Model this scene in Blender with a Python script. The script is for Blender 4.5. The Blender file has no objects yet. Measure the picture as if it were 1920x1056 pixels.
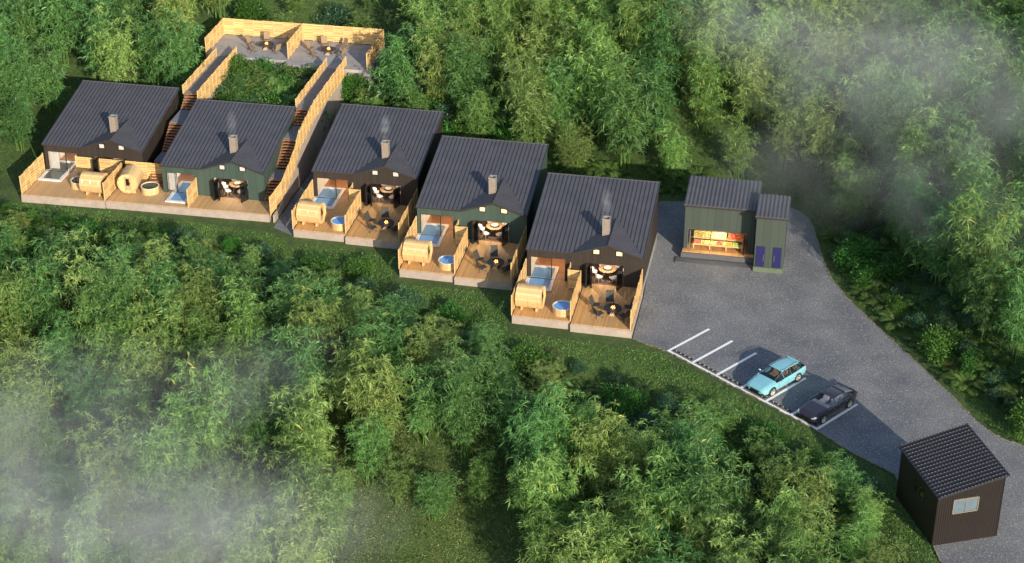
import bpy, math, random
import numpy as np
from mathutils import Vector, Matrix
random.seed(7); rng = np.random.default_rng(11)
sc = bpy.context.scene
col = sc.collection
R = math.radians
pi = math.pi

# ------------------------------------------------------------------ helpers
class MB:
    def __init__(s): s.v = []; s.f = []; s.m = []
    def add(s, vs, fs, mi=0):
        b = len(s.v); s.v += [tuple(p) for p in vs]
        s.f += [tuple(i + b for i in f) for f in fs]; s.m += [mi] * len(fs)
        return s
    def box(s, x0, x1, y0, y1, z0, z1, mi=0):
        vs = [(x, y, z) for z in (z0, z1) for x, y in ((x0, y0), (x1, y0), (x1, y1), (x0, y1))]
        return s.add(vs, [(3, 2, 1, 0), (4, 5, 6, 7), (0, 1, 5, 4), (1, 2, 6, 5), (2, 3, 7, 6), (3, 0, 4, 7)], mi)
    def bar(s, a, b, w, h, mi=0, up=(0, 0, 1)):
        a = Vector(a); b = Vector(b); d = (b - a).normalized(); upv = Vector(up)
        if abs(d.dot(upv)) > .98: upv = Vector((0, 1, 0))
        r = d.cross(upv).normalized() * w / 2; u = r.cross(d).normalized() * h / 2
        vs = [a - r - u, a + r - u, a + r + u, a - r + u, b - r - u, b + r - u, b + r + u, b - r + u]
        return s.add(vs, [(0, 1, 2, 3), (7, 6, 5, 4), (4, 5, 1, 0), (5, 6, 2, 1), (6, 7, 3, 2), (7, 4, 0, 3)], mi)
    def tube(s, pts, rad, n=8, mi=0, caps=True):
        pts = [Vector(p) for p in pts]; rs = rad if isinstance(rad, (list, tuple)) else [rad] * len(pts)
        rings = []; ref = None
        for i, p in enumerate(pts):
            d = (pts[min(i + 1, len(pts) - 1)] - pts[max(i - 1, 0)]).normalized()
            if ref is None:
                ref = Vector((0, 0, 1)) if abs(d.z) < .9 else Vector((1, 0, 0))
            r = d.cross(ref).normalized(); u = r.cross(d)
            rings.append([p + (r * math.cos(2 * pi * k / n) + u * math.sin(2 * pi * k / n)) * rs[i] for k in range(n)])
        vs = [q for ring in rings for q in ring]; fs = []
        for i in range(len(pts) - 1):
            for k in range(n):
                fs.append((i * n + k, i * n + (k + 1) % n, (i + 1) * n + (k + 1) % n, (i + 1) * n + k))
        if caps:
            fs.append(tuple(range(n))[::-1]); fs.append(tuple((len(pts) - 1) * n + k for k in range(n)))
        return s.add(vs, fs, mi)
    def lathe(s, prof, n=24, c=(0, 0, 0), mi=0):
        vs = [(c[0] + r * math.cos(2 * pi * k / n), c[1] + r * math.sin(2 * pi * k / n), c[2] + z) for r, z in prof for k in range(n)]
        fs = [(i * n + k, i * n + (k + 1) % n, (i + 1) * n + (k + 1) % n, (i + 1) * n + k) for i in range(len(prof) - 1) for k in range(n)]
        return s.add(vs, fs, mi)
    def prism(s, poly, z0, z1, mi=0):      # poly xy; z may be functions
        f0 = z0 if callable(z0) else (lambda x, y: z0); f1 = z1 if callable(z1) else (lambda x, y: z1)
        n = len(poly)
        vs = [(x, y, f0(x, y)) for x, y in poly] + [(x, y, f1(x, y)) for x, y in poly]
        return s.add(vs, [tuple(range(n))[::-1], tuple(range(n, 2 * n))] + [(i, (i + 1) % n, n + (i + 1) % n, n + i) for i in range(n)], mi)
    def blob(s, c, r, seg=10, rings=6, sc_=(1, 1, 1), jit=0, mi=0):
        vs = []; fs = []
        for i in range(rings + 1):
            for k in range(seg):
                th = pi * i / rings; ph = 2 * pi * k / seg; q = r * (1 + (random.random() - .5) * jit if 0 < i < rings else 1)
                vs.append((c[0] + q * sc_[0] * math.sin(th) * math.cos(ph), c[1] + q * sc_[1] * math.sin(th) * math.sin(ph), c[2] + q * sc_[2] * math.cos(th)))
        for i in range(rings):
            for k in range(seg):
                fs.append((i * seg + k, (i + 1) * seg + k, (i + 1) * seg + (k + 1) % seg, i * seg + (k + 1) % seg))
        return s.add(vs, fs, mi)
    def xf(s, M):
        s.v = [tuple(M @ Vector(p)) for p in s.v]; return s
    def mesh(s, name, mats, smooth=False):
        me = bpy.data.meshes.new(name); me.from_pydata(s.v, [], s.f)
        for m in (mats if isinstance(mats, (list, tuple)) else [mats]): me.materials.append(m)
        if any(s.m): me.polygons.foreach_set('material_index', s.m)
        if smooth: me.polygons.foreach_set('use_smooth', [True] * len(s.f))
        me.update(); return me
    def build(s, name, mats, parent=None, smooth=False, label=None):
        o = bpy.data.objects.new(name, s.mesh(name, mats, smooth)); col.objects.link(o)
        if parent: o.parent = parent
        if label: o['label'] = label
        return o

def tag(o, label=None, cat=None, group=None, kind=None):
    for k, v in (('label', label), ('category', cat), ('group', group), ('kind', kind)):
        if v: o[k] = v
    return o
def empty(name, loc=(0, 0, 0), rz=0, label=None, cat=None, group=None):
    o = bpy.data.objects.new(name, None); col.objects.link(o); o.location = loc; o.rotation_euler.z = rz
    o.empty_display_size = .1
    return tag(o, label, cat, group)
def kids():
    d = {}
    for o in bpy.data.objects:
        if o.parent: d.setdefault(o.parent.name, []).append(o)
    return d
def copy_tree(o, parent=None):
    c = o.copy(); col.objects.link(c)
    if parent: c.parent = parent
    for ch in o.children_recursive if False else [k for k in bpy.data.objects if k.parent == o]:
        copy_tree(ch, c)
    return c
def place(o, loc, rz=0, label=None, group=None, s=1):
    o.location = loc; o.rotation_euler.z = rz; o.scale = (s, s, s)
    if label: o['label'] = label
    if group: o['group'] = group
    return o

# ------------------------------------------------------------------ materials
def new_mat(name):
    m = bpy.data.materials.new(name); m.use_nodes = True; nt = m.node_tree
    return m, nt, nt.nodes['Principled BSDF']
def N(nt, t, **kw):
    n = nt.nodes.new(t)
    for k, v in kw.items():
        if k in n.inputs: n.inputs[k].default_value = v
        else: setattr(n, k, v)
    return n
def mat(name, c, rough=.6, metal=0, var=.15, scale=3., bump=0., bscale=40., spec=None, c2=None, detail=6, coord='Object'):
    m, nt, b = new_mat(name); L = nt.links
    b.inputs['Roughness'].default_value = rough; b.inputs['Metallic'].default_value = metal
    if spec is not None: b.inputs['Specular IOR Level'].default_value = spec
    tc = N(nt, 'ShaderNodeTexCoord')
    no = N(nt, 'ShaderNodeTexNoise', Scale=scale, Detail=detail, Roughness=.65)
    L.new(tc.outputs[coord], no.inputs['Vector'])
    cr = N(nt, 'ShaderNodeValToRGB'); e = cr.color_ramp.elements
    e[0].position = .3; e[1].position = .7
    ca = [x * (1 - var) for x in c]; cb = list(c2) if c2 else [min(1, x * (1 + var)) for x in c]
    e[0].color = (*ca, 1); e[1].color = (*cb, 1)
    L.new(no.outputs['Fac'], cr.inputs['Fac']); L.new(cr.outputs['Color'], b.inputs['Base Color'])
    if bump:
        n2 = N(nt, 'ShaderNodeTexNoise', Scale=bscale, Detail=4); L.new(tc.outputs[coord], n2.inputs['Vector'])
        bp = N(nt, 'ShaderNodeBump', Strength=bump, Distance=.02); L.new(n2.outputs['Fac'], bp.inputs['Height']); L.new(bp.outputs['Normal'], b.inputs['Normal'])
    return m
def wood(name, c, width=.14, axis='X', var=.25, rough=.6, gap=.06, island=False, grain=1.):
    """planks laid side by side along one axis, grain along the other; every plank has its own tone"""
    m, nt, b = new_mat(name); L = nt.links; b.inputs['Roughness'].default_value = rough
    tc = N(nt, 'ShaderNodeTexCoord'); sx = N(nt, 'ShaderNodeSeparateXYZ'); L.new(tc.outputs['Object'], sx.inputs[0])
    if island:
        g = N(nt, 'ShaderNodeNewGeometry'); rnd = g.outputs['Random Per Island']
    else:
        if axis == 'XY':
            ad = N(nt, 'ShaderNodeMath', operation='ADD'); L.new(sx.outputs[0], ad.inputs[0]); L.new(sx.outputs[1], ad.inputs[1]); src = ad.outputs[0]
        else: src = sx.outputs['XYZ'.index(axis)]
        dv = N(nt, 'ShaderNodeMath', operation='DIVIDE'); dv.inputs[1].default_value = width; L.new(src, dv.inputs[0])
        fl = N(nt, 'ShaderNodeMath', operation='FLOOR'); L.new(dv.outputs[0], fl.inputs[0])
        wn = N(nt, 'ShaderNodeTexWhiteNoise', noise_dimensions='1D'); L.new(fl.outputs[0], wn.inputs['W']); rnd = wn.outputs['Value']
        fr = N(nt, 'ShaderNodeMath', operation='FRACT'); L.new(dv.outputs[0], fr.inputs[0])
        gp = N(nt, 'ShaderNodeMath', operation='LESS_THAN'); gp.inputs[1].default_value = gap; L.new(fr.outputs[0], gp.inputs[0])
    mp = N(nt, 'ShaderNodeMapping'); L.new(tc.outputs['Object'], mp.inputs[0])
    sc3 = [9, 9, 9]
    if axis == 'X': sc3 = [14, 1.2, 14]
    elif axis == 'Y': sc3 = [1.2, 14, 14]
    elif axis == 'Z': sc3 = [1.2, 1.2, 16]
    mp.inputs['Scale'].default_value = sc3
    no = N(nt, 'ShaderNodeTexNoise', Scale=1.0, Detail=5, Roughness=.6); L.new(mp.outputs[0], no.inputs['Vector'])
    a = N(nt, 'ShaderNodeMath', operation='MULTIPLY_ADD'); L.new(rnd, a.inputs[0]); a.inputs[1].default_value = .55
    bl = N(nt, 'ShaderNodeMath', operation='MULTIPLY'); L.new(no.outputs['Fac'], bl.inputs[0]); bl.inputs[1].default_value = .6 * grain
    L.new(bl.outputs[0], a.inputs[2])
    cr = N(nt, 'ShaderNodeValToRGB'); e = cr.color_ramp.elements; e[0].position = .15; e[1].position = .85
    e[0].color = (*[x * (1 - var * 1.3) for x in c], 1); e[1].color = (*[min(1, x * (1 + var)) for x in c], 1)
    L.new(a.outputs[0], cr.inputs[0]); out = cr.outputs['Color']
    if not island:
        mx = N(nt, 'ShaderNodeMix', data_type='RGBA'); L.new(gp.outputs[0], mx.inputs[0]); L.new(out, mx.inputs[6])
        mx.inputs[7].default_value = (*[x * .25 for x in c], 1); out = mx.outputs[2]
        bp = N(nt, 'ShaderNodeBump', Strength=.5, Distance=.01, invert=True); L.new(gp.outputs[0], bp.inputs['Height']); L.new(bp.outputs['Normal'], b.inputs['Normal'])
    L.new(out, b.inputs['Base Color'])
    return m
def emis(name, c, s):
    m, nt, b = new_mat(name); b.inputs['Base Color'].default_value = (*[min(1, x) for x in c], 1)
    b.inputs['Emission Color'].default_value = (*c, 1); b.inputs['Emission Strength'].default_value = s; return m
def glass(name, tint=(.5, .55, .6), fac=.5, rough=.03):
    m, nt, b = new_mat(name); L = nt.links
    g = N(nt, 'ShaderNodeBsdfGlossy', Roughness=rough); t = N(nt, 'ShaderNodeBsdfTransparent'); t.inputs[0].default_value = (*tint, 1)
    fr = N(nt, 'ShaderNodeFresnel', IOR=1.5); mu = N(nt, 'ShaderNodeMath', operation='MULTIPLY_ADD'); L.new(fr.outputs[0], mu.inputs[0]); mu.inputs[1].default_value = .55; mu.inputs[2].default_value = .06 * fac
    mx = N(nt, 'ShaderNodeMixShader'); L.new(mu.outputs[0], mx.inputs[0]); L.new(t.outputs[0], mx.inputs[1]); L.new(g.outputs[0], mx.inputs[2])
    L.new(mx.outputs[0], nt.nodes['Material Output'].inputs['Surface']); return m
def water(name, c, rough=.05, bumps=.3, sc_=6):
    m, nt, b = new_mat(name); L = nt.links; b.inputs['Base Color'].default_value = (*c, 1); b.inputs['Roughness'].default_value = rough
    tc = N(nt, 'ShaderNodeTexCoord'); no = N(nt, 'ShaderNodeTexNoise', Scale=sc_, Detail=2); L.new(tc.outputs['Object'], no.inputs['Vector'])
    bp = N(nt, 'ShaderNodeBump', Strength=bumps, Distance=.05); L.new(no.outputs['Fac'], bp.inputs['Height']); L.new(bp.outputs['Normal'], b.inputs['Normal']); return m
def leafmat(name, ca, cb, trans=.40, hv=.03):
    """leaf colour: per leaf tone (attribute), per plant hue"""
    m, nt, b = new_mat(name); L = nt.links
    at = N(nt, 'ShaderNodeAttribute', attribute_name='tone'); oi = N(nt, 'ShaderNodeObjectInfo')
    cr = N(nt, 'ShaderNodeValToRGB'); e = cr.color_ramp.elements; e[0].position = .0; e[1].position = 1.
    e[0].color = (*ca, 1); e[1].color = (*cb, 1); L.new(at.outputs['Fac'], cr.inputs[0])
    y = cr.color_ramp.elements.new(.93); y.color = (*cb, 1); e[len(e) - 1].color = (min(1, cb[0] * 1.9), cb[1] * 1.15, cb[2] * .9, 1)
    hs = N(nt, 'ShaderNodeHueSaturation'); L.new(cr.outputs[0], hs.inputs['Color'])
    mr = N(nt, 'ShaderNodeMapRange'); mr.inputs['To Min'].default_value = .5 - hv * .35; mr.inputs['To Max'].default_value = .5 + hv; L.new(oi.outputs['Random'], mr.inputs[0]); L.new(mr.outputs[0], hs.inputs['Hue'])
    m2 = N(nt, 'ShaderNodeMath', operation='MULTIPLY'); m2.inputs[1].default_value = 7.31; L.new(oi.outputs['Random'], m2.inputs[0])
    f2 = N(nt, 'ShaderNodeMath', operation='FRACT'); L.new(m2.outputs[0], f2.inputs[0])
    mv = N(nt, 'ShaderNodeMapRange'); mv.inputs['To Min'].default_value = .72; mv.inputs['To Max'].default_value = 1.22; L.new(f2.outputs[0], mv.inputs[0]); L.new(mv.outputs[0], hs.inputs['Value'])
    L.new(hs.outputs[0], b.inputs['Base Color']); b.inputs['Roughness'].default_value = .42; b.inputs['Specular IOR Level'].default_value = .35
    tr = N(nt, 'ShaderNodeBsdfTranslucent'); L.new(hs.outputs[0], tr.inputs[0])
    mx = N(nt, 'ShaderNodeMixShader'); mx.inputs[0].default_value = trans; L.new(b.outputs[0], mx.inputs[1]); L.new(tr.outputs[0], mx.inputs[2])
    L.new(mx.outputs[0], nt.nodes['Material Output'].inputs['Surface']); return m

M = {}
M['seam'] = mat('dark_seam', (.020, .020, .028), .5)
M['roof'] = mat('roof_metal', (.074, .073, .086), .5, .0, .16, .8, spec=.5)
M['roof2'] = mat('dark_roof_metal', (.024, .024, .033), .5, .0, .10, 1.5, spec=.4)
M['trim'] = mat('dark_trim', (.030, .024, .022), .5)
def clad(name, c, w, var=.2, gap=.08): return wood(name, c, w, 'XY', var, .65, gap, grain=.7)
M['brown'] = clad('dark_brown_cladding', (.027, .019, .015), .30)
M['green'] = clad('dark_green_cladding', (.038, .064, .051), .60, .12, .03)
M['kgreen'] = clad('grey_green_cladding', (.042, .058, .046), .62, .08, .03)
M['gate'] = mat('corrugated_dark_metal', (.013, .009, .008), .5, 0, .12, 2)
M['conc'] = mat('pinkish_concrete', (.36, .29, .245), .85, 0, .16, 1.3, .25, 14)
M['concg'] = mat('grey_concrete', (.23, .225, .225), .85, 0, .2, 1.1, .25, 14)
M['slab'] = mat('terrace_concrete', (.30, .285, .28), .85, 0, .22, .7, .15, 14)
M['walk'] = mat('walkway_concrete', (.17, .175, .19), .85, 0, .15, 1.3, .2, 14)
M['darkslab'] = mat('dark_slab', (.085, .088, .095), .8, 0, .15, 2)
M['deck'] = wood('timber_deck_boards', (.52, .30, .12), .14, 'X', .16, .6, .09)
M['deck2'] = wood('yellow_timber_deck_boards', (.50, .315, .15), .14, 'X', .13, .6, .08)
M['pine'] = wood('pale_pine_boards', (.62, .40, .165), .12, 'Z', .26, .6, island=True)
M['pinepost'] = mat('pine_post', (.60, .42, .19), .6, 0, .15, 3)
M['palerim'] = mat('pale_tub_rim', (.70, .62, .46), .5)
M['barrel'] = wood('barrel_staves', (.66, .44, .20), .11, 'X', .22, .5, island=True)
M['tread'] = wood('brown_stair_timber', (.27, .125, .06), .2, 'Y', .25, .6, island=True)
M['chim'] = mat('rough_brown_chimney', (.23, .185, .155), .85, 0, .2, 4, .4, 25)
M['black'] = mat('black_metal', (.018, .018, .02), .35, .3)
M['white'] = mat('white_shell_plastic', (.78, .76, .72), .4, 0, .04)
M['cream'] = mat('cream_plaster', (.66, .60, .52), .8, 0, .06)
M['tile'] = wood('brown_room_boards', (.30, .16, .095), .35, 'Y', .2, .45, .03)
M['dfloor'] = mat('dark_room_floor', (.10, .065, .05), .5, 0, .15)
M['poolrim'] = mat('pale_pool_rim', (.66, .64, .63), .5, 0, .08)
M['poolwater'] = water('pool_water', (.13, .30, .56), .04, .15, 3)
M['tubwater'] = water('bright_blue_tub_water', (.11, .35, .80), .08, .9, 9)
M['tubdark'] = water('dark_tub_water', (.035, .055, .055), .08, .3, 5)
M['chairdark'] = mat('charcoal_canvas', (.045, .045, .038), .8)
M['chairtan'] = mat('tan_canvas', (.27, .18, .10), .8)
M['fire'] = mat('charcoal_stone', (.022, .026, .035), .45)
M['fire2'] = mat('dark_brown_stone', (.045, .03, .026), .6)
M['flame'] = emis('flame', (1., .32, .06), 5)
M['logs'] = mat('split_birch_logs', (.55, .42, .27), .8, 0, .3, 8)
M['oak'] = mat('light_oak', (.42, .27, .14), .5, 0, .15, 5)
M['glass'] = glass('door_glass', (.90, .90, .90), .2)
M['winglass'] = glass('tinted_window', (.45, .5, .55), 1.5)
M['wlit'] = emis('lit_window_pane', (.62, .46, .27), .75)
M['wpale'] = emis('dim_lit_window_pane', (.42, .38, .34), .35)
M['lampw'] = emis('lamp_globe', (1., .72, .42), 12)
M['navy'] = mat('navy_blue_door', (.014, .014, .085), .45, 0, .05)
M['steel'] = mat('brushed_steel', (.6, .6, .6), .3, .9, .05)
M['paint'] = mat('white_road_paint', (.84, .84, .84), .7, 0, .08, 9, detail=10)
M['rubber'] = mat('black_rubber', (.02, .02, .02), .8)
M['yellow'] = mat('yellow_marks', (.75, .6, .3), .6)
M['curtain'] = mat('pale_curtain', (.72, .70, .66), .9, 0, .05)
M['smoked'] = mat('soil', (.10, .07, .045), .95)

# ------------------------------------------------------------------ camera and light
CAM = Vector((23.701, -127.321, 71.861)); PITCH = R(29.114); YAW = R(11.033); FPX = 3409.877
cd = bpy.data.cameras.new('camera'); cam = bpy.data.objects.new('camera', cd); col.objects.link(cam); sc.camera = cam
cam.location = CAM; cam.rotation_euler = (pi / 2 - PITCH, 0, YAW); cd.sensor_width = 36; cd.lens = FPX / 1920 * 36
cd.clip_start = 1; cd.clip_end = 2000
_f = Vector((-math.sin(YAW) * math.cos(PITCH), math.cos(YAW) * math.cos(PITCH), -math.sin(PITCH)))
_r = Vector((math.cos(YAW), math.sin(YAW), 0)); _u = _r.cross(_f)
def proj(x, y, z):
    d = Vector((x, y, z)) - CAM; k = d.dot(_f)
    return 960 + FPX * d.dot(_r) / k, 528 - FPX * d.dot(_u) / k
SUN = Vector((2.35, -3.2, 1.32)).normalized()
sl = bpy.data.lights.new('sun', 'SUN'); so = bpy.data.objects.new('sun', sl); col.objects.link(so)
sl.energy = 4.7; sl.angle = R(.5); sl.color = (1., .90, .74); so.rotation_euler = SUN.to_track_quat('Z', 'Y').to_euler()
w = bpy.data.worlds.new('World'); sc.world = w; w.use_nodes = True; wn = w.node_tree
sky = wn.nodes.new('ShaderNodeTexSky'); sky.sky_type = 'NISHITA'; sky.sun_disc = False
sky.sun_elevation = math.asin(SUN.z); sky.sun_rotation = math.atan2(SUN.x, SUN.y)
bg = wn.nodes['Background']; wn.links.new(sky.outputs[0], bg.inputs[0]); bg.inputs[1].default_value = .15
sc.view_settings.view_transform = 'Standard'; sc.view_settings.look = 'None'; sc.view_settings.gamma = 1; sc.view_settings.exposure = .46
sc.cycles.max_bounces = 6; sc.cycles.diffuse_bounces = 3; sc.cycles.glossy_bounces = 3; sc.cycles.transmission_bounces = 4; sc.cycles.transparent_max_bounces = 8; sc.cycles.volume_bounces = 0
sc.cycles.volume_step_rate = .8; sc.cycles.volume_max_steps = 96

# ------------------------------------------------------------------ terrain
G0 = -.72
FRONT = [(-140, 7), (-47, 6.4), (-39, 6.3), (-23.4, 5.2), (-21.2, 3.6), (-11.4, 3.4), (-10.8, -1.4), (-1, -1.6), (0, -7.2), (9.7, -7.8), (12.0, -8.3), (24.6, -17.3), (27.2, -19.5), (30.2, -21.5), (31.6, -25), (32.6, -29.5), (36, -45), (36, -100)]
BACK = [(-140, 9.5), (-50.5, 10), (-48.6, 14), (-48, 22.5), (-38, 23), (-24, 22), (-12, 22), (-1.5, 18), (9, 18.2), (20.5, 19.8), (23.3, 14.5), (24.9, 6.2), (27, 1.8), (31.2, -4.8), (35, -11.3), (37, -15), (40, -16.8), (60, -22), (100, -60)]
def seg_dist(X, Y, poly):
    best = np.full(X.shape, 1e9)
    for (x0, y0), (x1, y1) in zip(poly[:-1], poly[1:]):
        dx, dy = x1 - x0, y1 - y0; t = np.clip(((X - x0) * dx + (Y - y0) * dy) / (dx * dx + dy * dy), 0, 1)
        best = np.minimum(best, np.hypot(X - x0 - t * dx, Y - y0 - t * dy))
    return best
def inside(X, Y, poly):
    c = np.zeros(X.shape, bool); n = len(poly)
    for i in range(n):
        x0, y0 = poly[i]; x1, y1 = poly[(i + 1) % n]
        with np.errstate(divide='ignore', invalid='ignore'):
            k = ((y0 > Y) != (y1 > Y)) & (X < (x1 - x0) * (Y - y0) / (y1 - y0 + 1e-12) + x0)
        c ^= k
    return c
FPOLY = FRONT + [(-400, -100), (-400, 7)]
BPOLY = BACK + [(400, -60), (400, 400), (-400, 400), (-400, 9.5)]
def vnoise(X, Y, s, seed=0):
    X = np.asarray(X) / s; Y = np.asarray(Y) / s; i = np.floor(X).astype(int); j = np.floor(Y).astype(int); fx = X - i; fy = Y - j
    fx = fx * fx * (3 - 2 * fx); fy = fy * fy * (3 - 2 * fy)
    def h(a, b):
        v = np.sin(a * 127.1 + b * 311.7 + seed * 74.7) * 43758.5453; return v - np.floor(v)
    return (h(i, j) * (1 - fx) + h(i + 1, j) * fx) * (1 - fy) + (h(i, j + 1) * (1 - fx) + h(i + 1, j + 1) * fx) * fy
def dists(X, Y):
    X = np.asarray(X, float); Y = np.asarray(Y, float)
    dF = np.where(inside(X, Y, FPOLY), seg_dist(X, Y, FRONT), 0.); dB = np.where(inside(X, Y, BPOLY), seg_dist(X, Y, BACK), 0.)
    return dF, dB
def ground(X, Y):
    X = np.asarray(X, float); Y = np.asarray(Y, float); dF, dB = dists(X, Y)
    zf = -(.42 * np.maximum(dF - 2, 0) + .10 * np.minimum(dF, 2)); zf = np.where(dF > 45, -18.3 - .05 * (dF - 45), zf)
    zb = .31 * np.maximum(dB - 1.5, 0) + .08 * np.minimum(dB, 1.5)
    zb = np.where(zb > 24, 24 + (zb - 24) * .3, zb)
    d = np.maximum(dF, dB); n = (vnoise(X, Y, 3.1) - .5) * .5 + (vnoise(X, Y, 8., 3) - .5) * 1.6
    return G0 + zf + zb + n * np.clip((d - .5) / 6, 0, 1)
def gz(x, y): return float(ground(np.array([x]), np.array([y]))[0])
xs = np.concatenate([np.linspace(-300, -85, 16), np.arange(-80, 61, 1.), np.linspace(66, 300, 16)])
ys = np.concatenate([np.linspace(-200, -62, 10), np.arange(-60, 86, 1.), np.linspace(92, 330, 16)])
GX, GY = np.meshgrid(xs, ys); GZ = ground(GX, GY)
nx, ny = len(xs), len(ys)
vs = np.stack([GX.ravel(), GY.ravel(), GZ.ravel()], 1)
ii, jj = np.meshgrid(np.arange(nx - 1), np.arange(ny - 1)); a = (jj * nx + ii).ravel()
fs = np.stack([a, a + 1, a + nx + 1, a + nx], 1)
def npmesh(name, v, f, mats, tone=None, smooth=False):
    me = bpy.data.meshes.new(name); nv, nf, k = len(v), len(f), f.shape[1]
    me.vertices.add(nv); me.vertices.foreach_set('co', np.asarray(v, np.float32).ravel())
    me.loops.add(nf * k); me.loops.foreach_set('vertex_index', f.astype(np.int32).ravel())
    me.polygons.add(nf); me.polygons.foreach_set('loop_start', np.arange(0, nf * k, k, dtype=np.int32))
    me.polygons.foreach_set('loop_total', np.full(nf, k, np.int32)) if False else None
    if smooth: me.polygons.foreach_set('use_smooth', np.ones(nf, bool))
    for m in (mats if isinstance(mats, (list, tuple)) else [mats]): me.materials.append(m)
    if tone is not None:
        at = me.attributes.new('tone', 'FLOAT', 'FACE'); at.data.foreach_set('value', tone.astype(np.float32))
    me.update(calc_edges=True); me.validate(); return me
gm, nt, b = new_mat('hillside_ground'); L = nt.links
tc = N(nt, 'ShaderNodeTexCoord'); n1 = N(nt, 'ShaderNodeTexNoise', Scale=.22, Detail=8, Roughness=.7); n2 = N(nt, 'ShaderNodeTexNoise', Scale=3.2, Detail=6, Roughness=.75)
L.new(tc.outputs['Object'], n1.inputs['Vector']); L.new(tc.outputs['Object'], n2.inputs['Vector'])
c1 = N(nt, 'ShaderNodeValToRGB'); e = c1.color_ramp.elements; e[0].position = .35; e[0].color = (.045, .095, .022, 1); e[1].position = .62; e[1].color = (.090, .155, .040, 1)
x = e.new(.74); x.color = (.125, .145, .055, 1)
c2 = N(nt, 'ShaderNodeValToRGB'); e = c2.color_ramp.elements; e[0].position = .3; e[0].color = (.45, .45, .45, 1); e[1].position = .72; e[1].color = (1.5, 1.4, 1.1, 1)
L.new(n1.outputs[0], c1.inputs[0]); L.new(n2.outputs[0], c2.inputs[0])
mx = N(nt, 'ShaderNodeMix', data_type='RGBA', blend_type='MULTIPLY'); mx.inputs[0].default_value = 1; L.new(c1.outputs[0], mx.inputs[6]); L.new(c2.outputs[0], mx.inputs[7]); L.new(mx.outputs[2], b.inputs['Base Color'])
b.inputs['Roughness'].default_value = .95; n3 = N(nt, 'ShaderNodeTexNoise', Scale=7., Detail=8, Roughness=.8); L.new(tc.outputs['Object'], n3.inputs['Vector'])
bp = N(nt, 'ShaderNodeBump', Strength=1., Distance=.25); L.new(n3.outputs[0], bp.inputs['Height']); L.new(bp.outputs[0], b.inputs['Normal'])
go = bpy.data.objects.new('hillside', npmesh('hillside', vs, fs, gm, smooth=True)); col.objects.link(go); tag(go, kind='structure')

# asphalt
am, nt, b = new_mat('asphalt'); L = nt.links
tc = N(nt, 'ShaderNodeTexCoord'); n1 = N(nt, 'ShaderNodeTexNoise', Scale=.35, Detail=5); n2 = N(nt, 'ShaderNodeTexVoronoi', Scale=16.); n3 = N(nt, 'ShaderNodeTexNoise', Scale=9., Detail=5, Roughness=.8)
for n in (n1, n2, n3): L.new(tc.outputs['Object'], n.inputs['Vector'])
c1 = N(nt, 'ShaderNodeValToRGB'); e = c1.color_ramp.elements; e[0].position = .3; e[0].color = (.115, .123, .142, 1); e[1].position = .72; e[1].color = (.20, .205, .215, 1); L.new(n1.outputs[0], c1.inputs[0])
c3 = N(nt, 'ShaderNodeValToRGB'); e = c3.color_ramp.elements; e[0].position = .34; e[0].color = (.35, .35, .37, 1); e[1].position = .68; e[1].color = (1.75, 1.72, 1.68, 1); L.new(n3.outputs[0], c3.inputs[0])
mx = N(nt, 'ShaderNodeMix', data_type='RGBA', blend_type='MULTIPLY'); mx.inputs[0].default_value = 1; L.new(c1.outputs[0], mx.inputs[6]); L.new(c3.outputs[0], mx.inputs[7])
wv = N(nt, 'ShaderNodeSeparateColor'); L.new(n2.outputs['Color'], wv.inputs[0]); gt = N(nt, 'ShaderNodeMath', operation='GREATER_THAN'); gt.inputs[1].default_value = .962; L.new(wv.outputs[0], gt.inputs[0])
m2 = N(nt, 'ShaderNodeMix', data_type='RGBA'); L.new(gt.outputs[0], m2.inputs[0]); L.new(mx.outputs[2], m2.inputs[6]); m2.inputs[7].default_value = (.36, .36, .36, 1)
L.new(m2.outputs[2], b.inputs['Base Color']); b.inputs['Roughness'].default_value = .9
bp = N(nt, 'ShaderNodeBump', Strength=.7, Distance=.04); L.new(n3.outputs[0], bp.inputs['Height']); L.new(bp.outputs[0], b.inputs['Normal'])
def smoothline(p, k=3):
    for _ in range(k):
        q = [p[0]]
        for a_, b_ in zip(p[:-1], p[1:]):
            q += [(a_[0] * .75 + b_[0] * .25, a_[1] * .75 + b_[1] * .25), (a_[0] * .25 + b_[0] * .75, a_[1] * .25 + b_[1] * .75)]
        q.append(p[-1]); p = q
    return p
east = smoothline([(8.8, 17.4), (15, 18.6), (20.3, 18.9), (22.3, 16.4), (23.2, 11.5), (24.3, 6.2), (26.3, 2.1), (30.5, -4.6), (34.4, -11.1), (36.2, -14.6), (38.8, -16.1), (52, -19)], 2)
west = [(9.7, -6.6), (12.5, -7.95), (24.6, -16.95), (27, -19.2), (29.9, -21.2), (31.0, -25), (32.6, -29.4), (34.5, -36), (36, -48)]
apoly = east + [(60, -60)] + west[::-1] + [(9.7, 0), (9.2, 12)]
def flat_sheet(name, poly, z, m, thick=0, kind='structure'):
    mb = MB()
    if thick: mb.prism(poly, z - thick, z)
    else: mb.add([(x, y, z) for x, y in poly], [tuple(range(len(poly)))])
    o = mb.build(name, m); tag(o, kind=kind); return o
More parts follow.
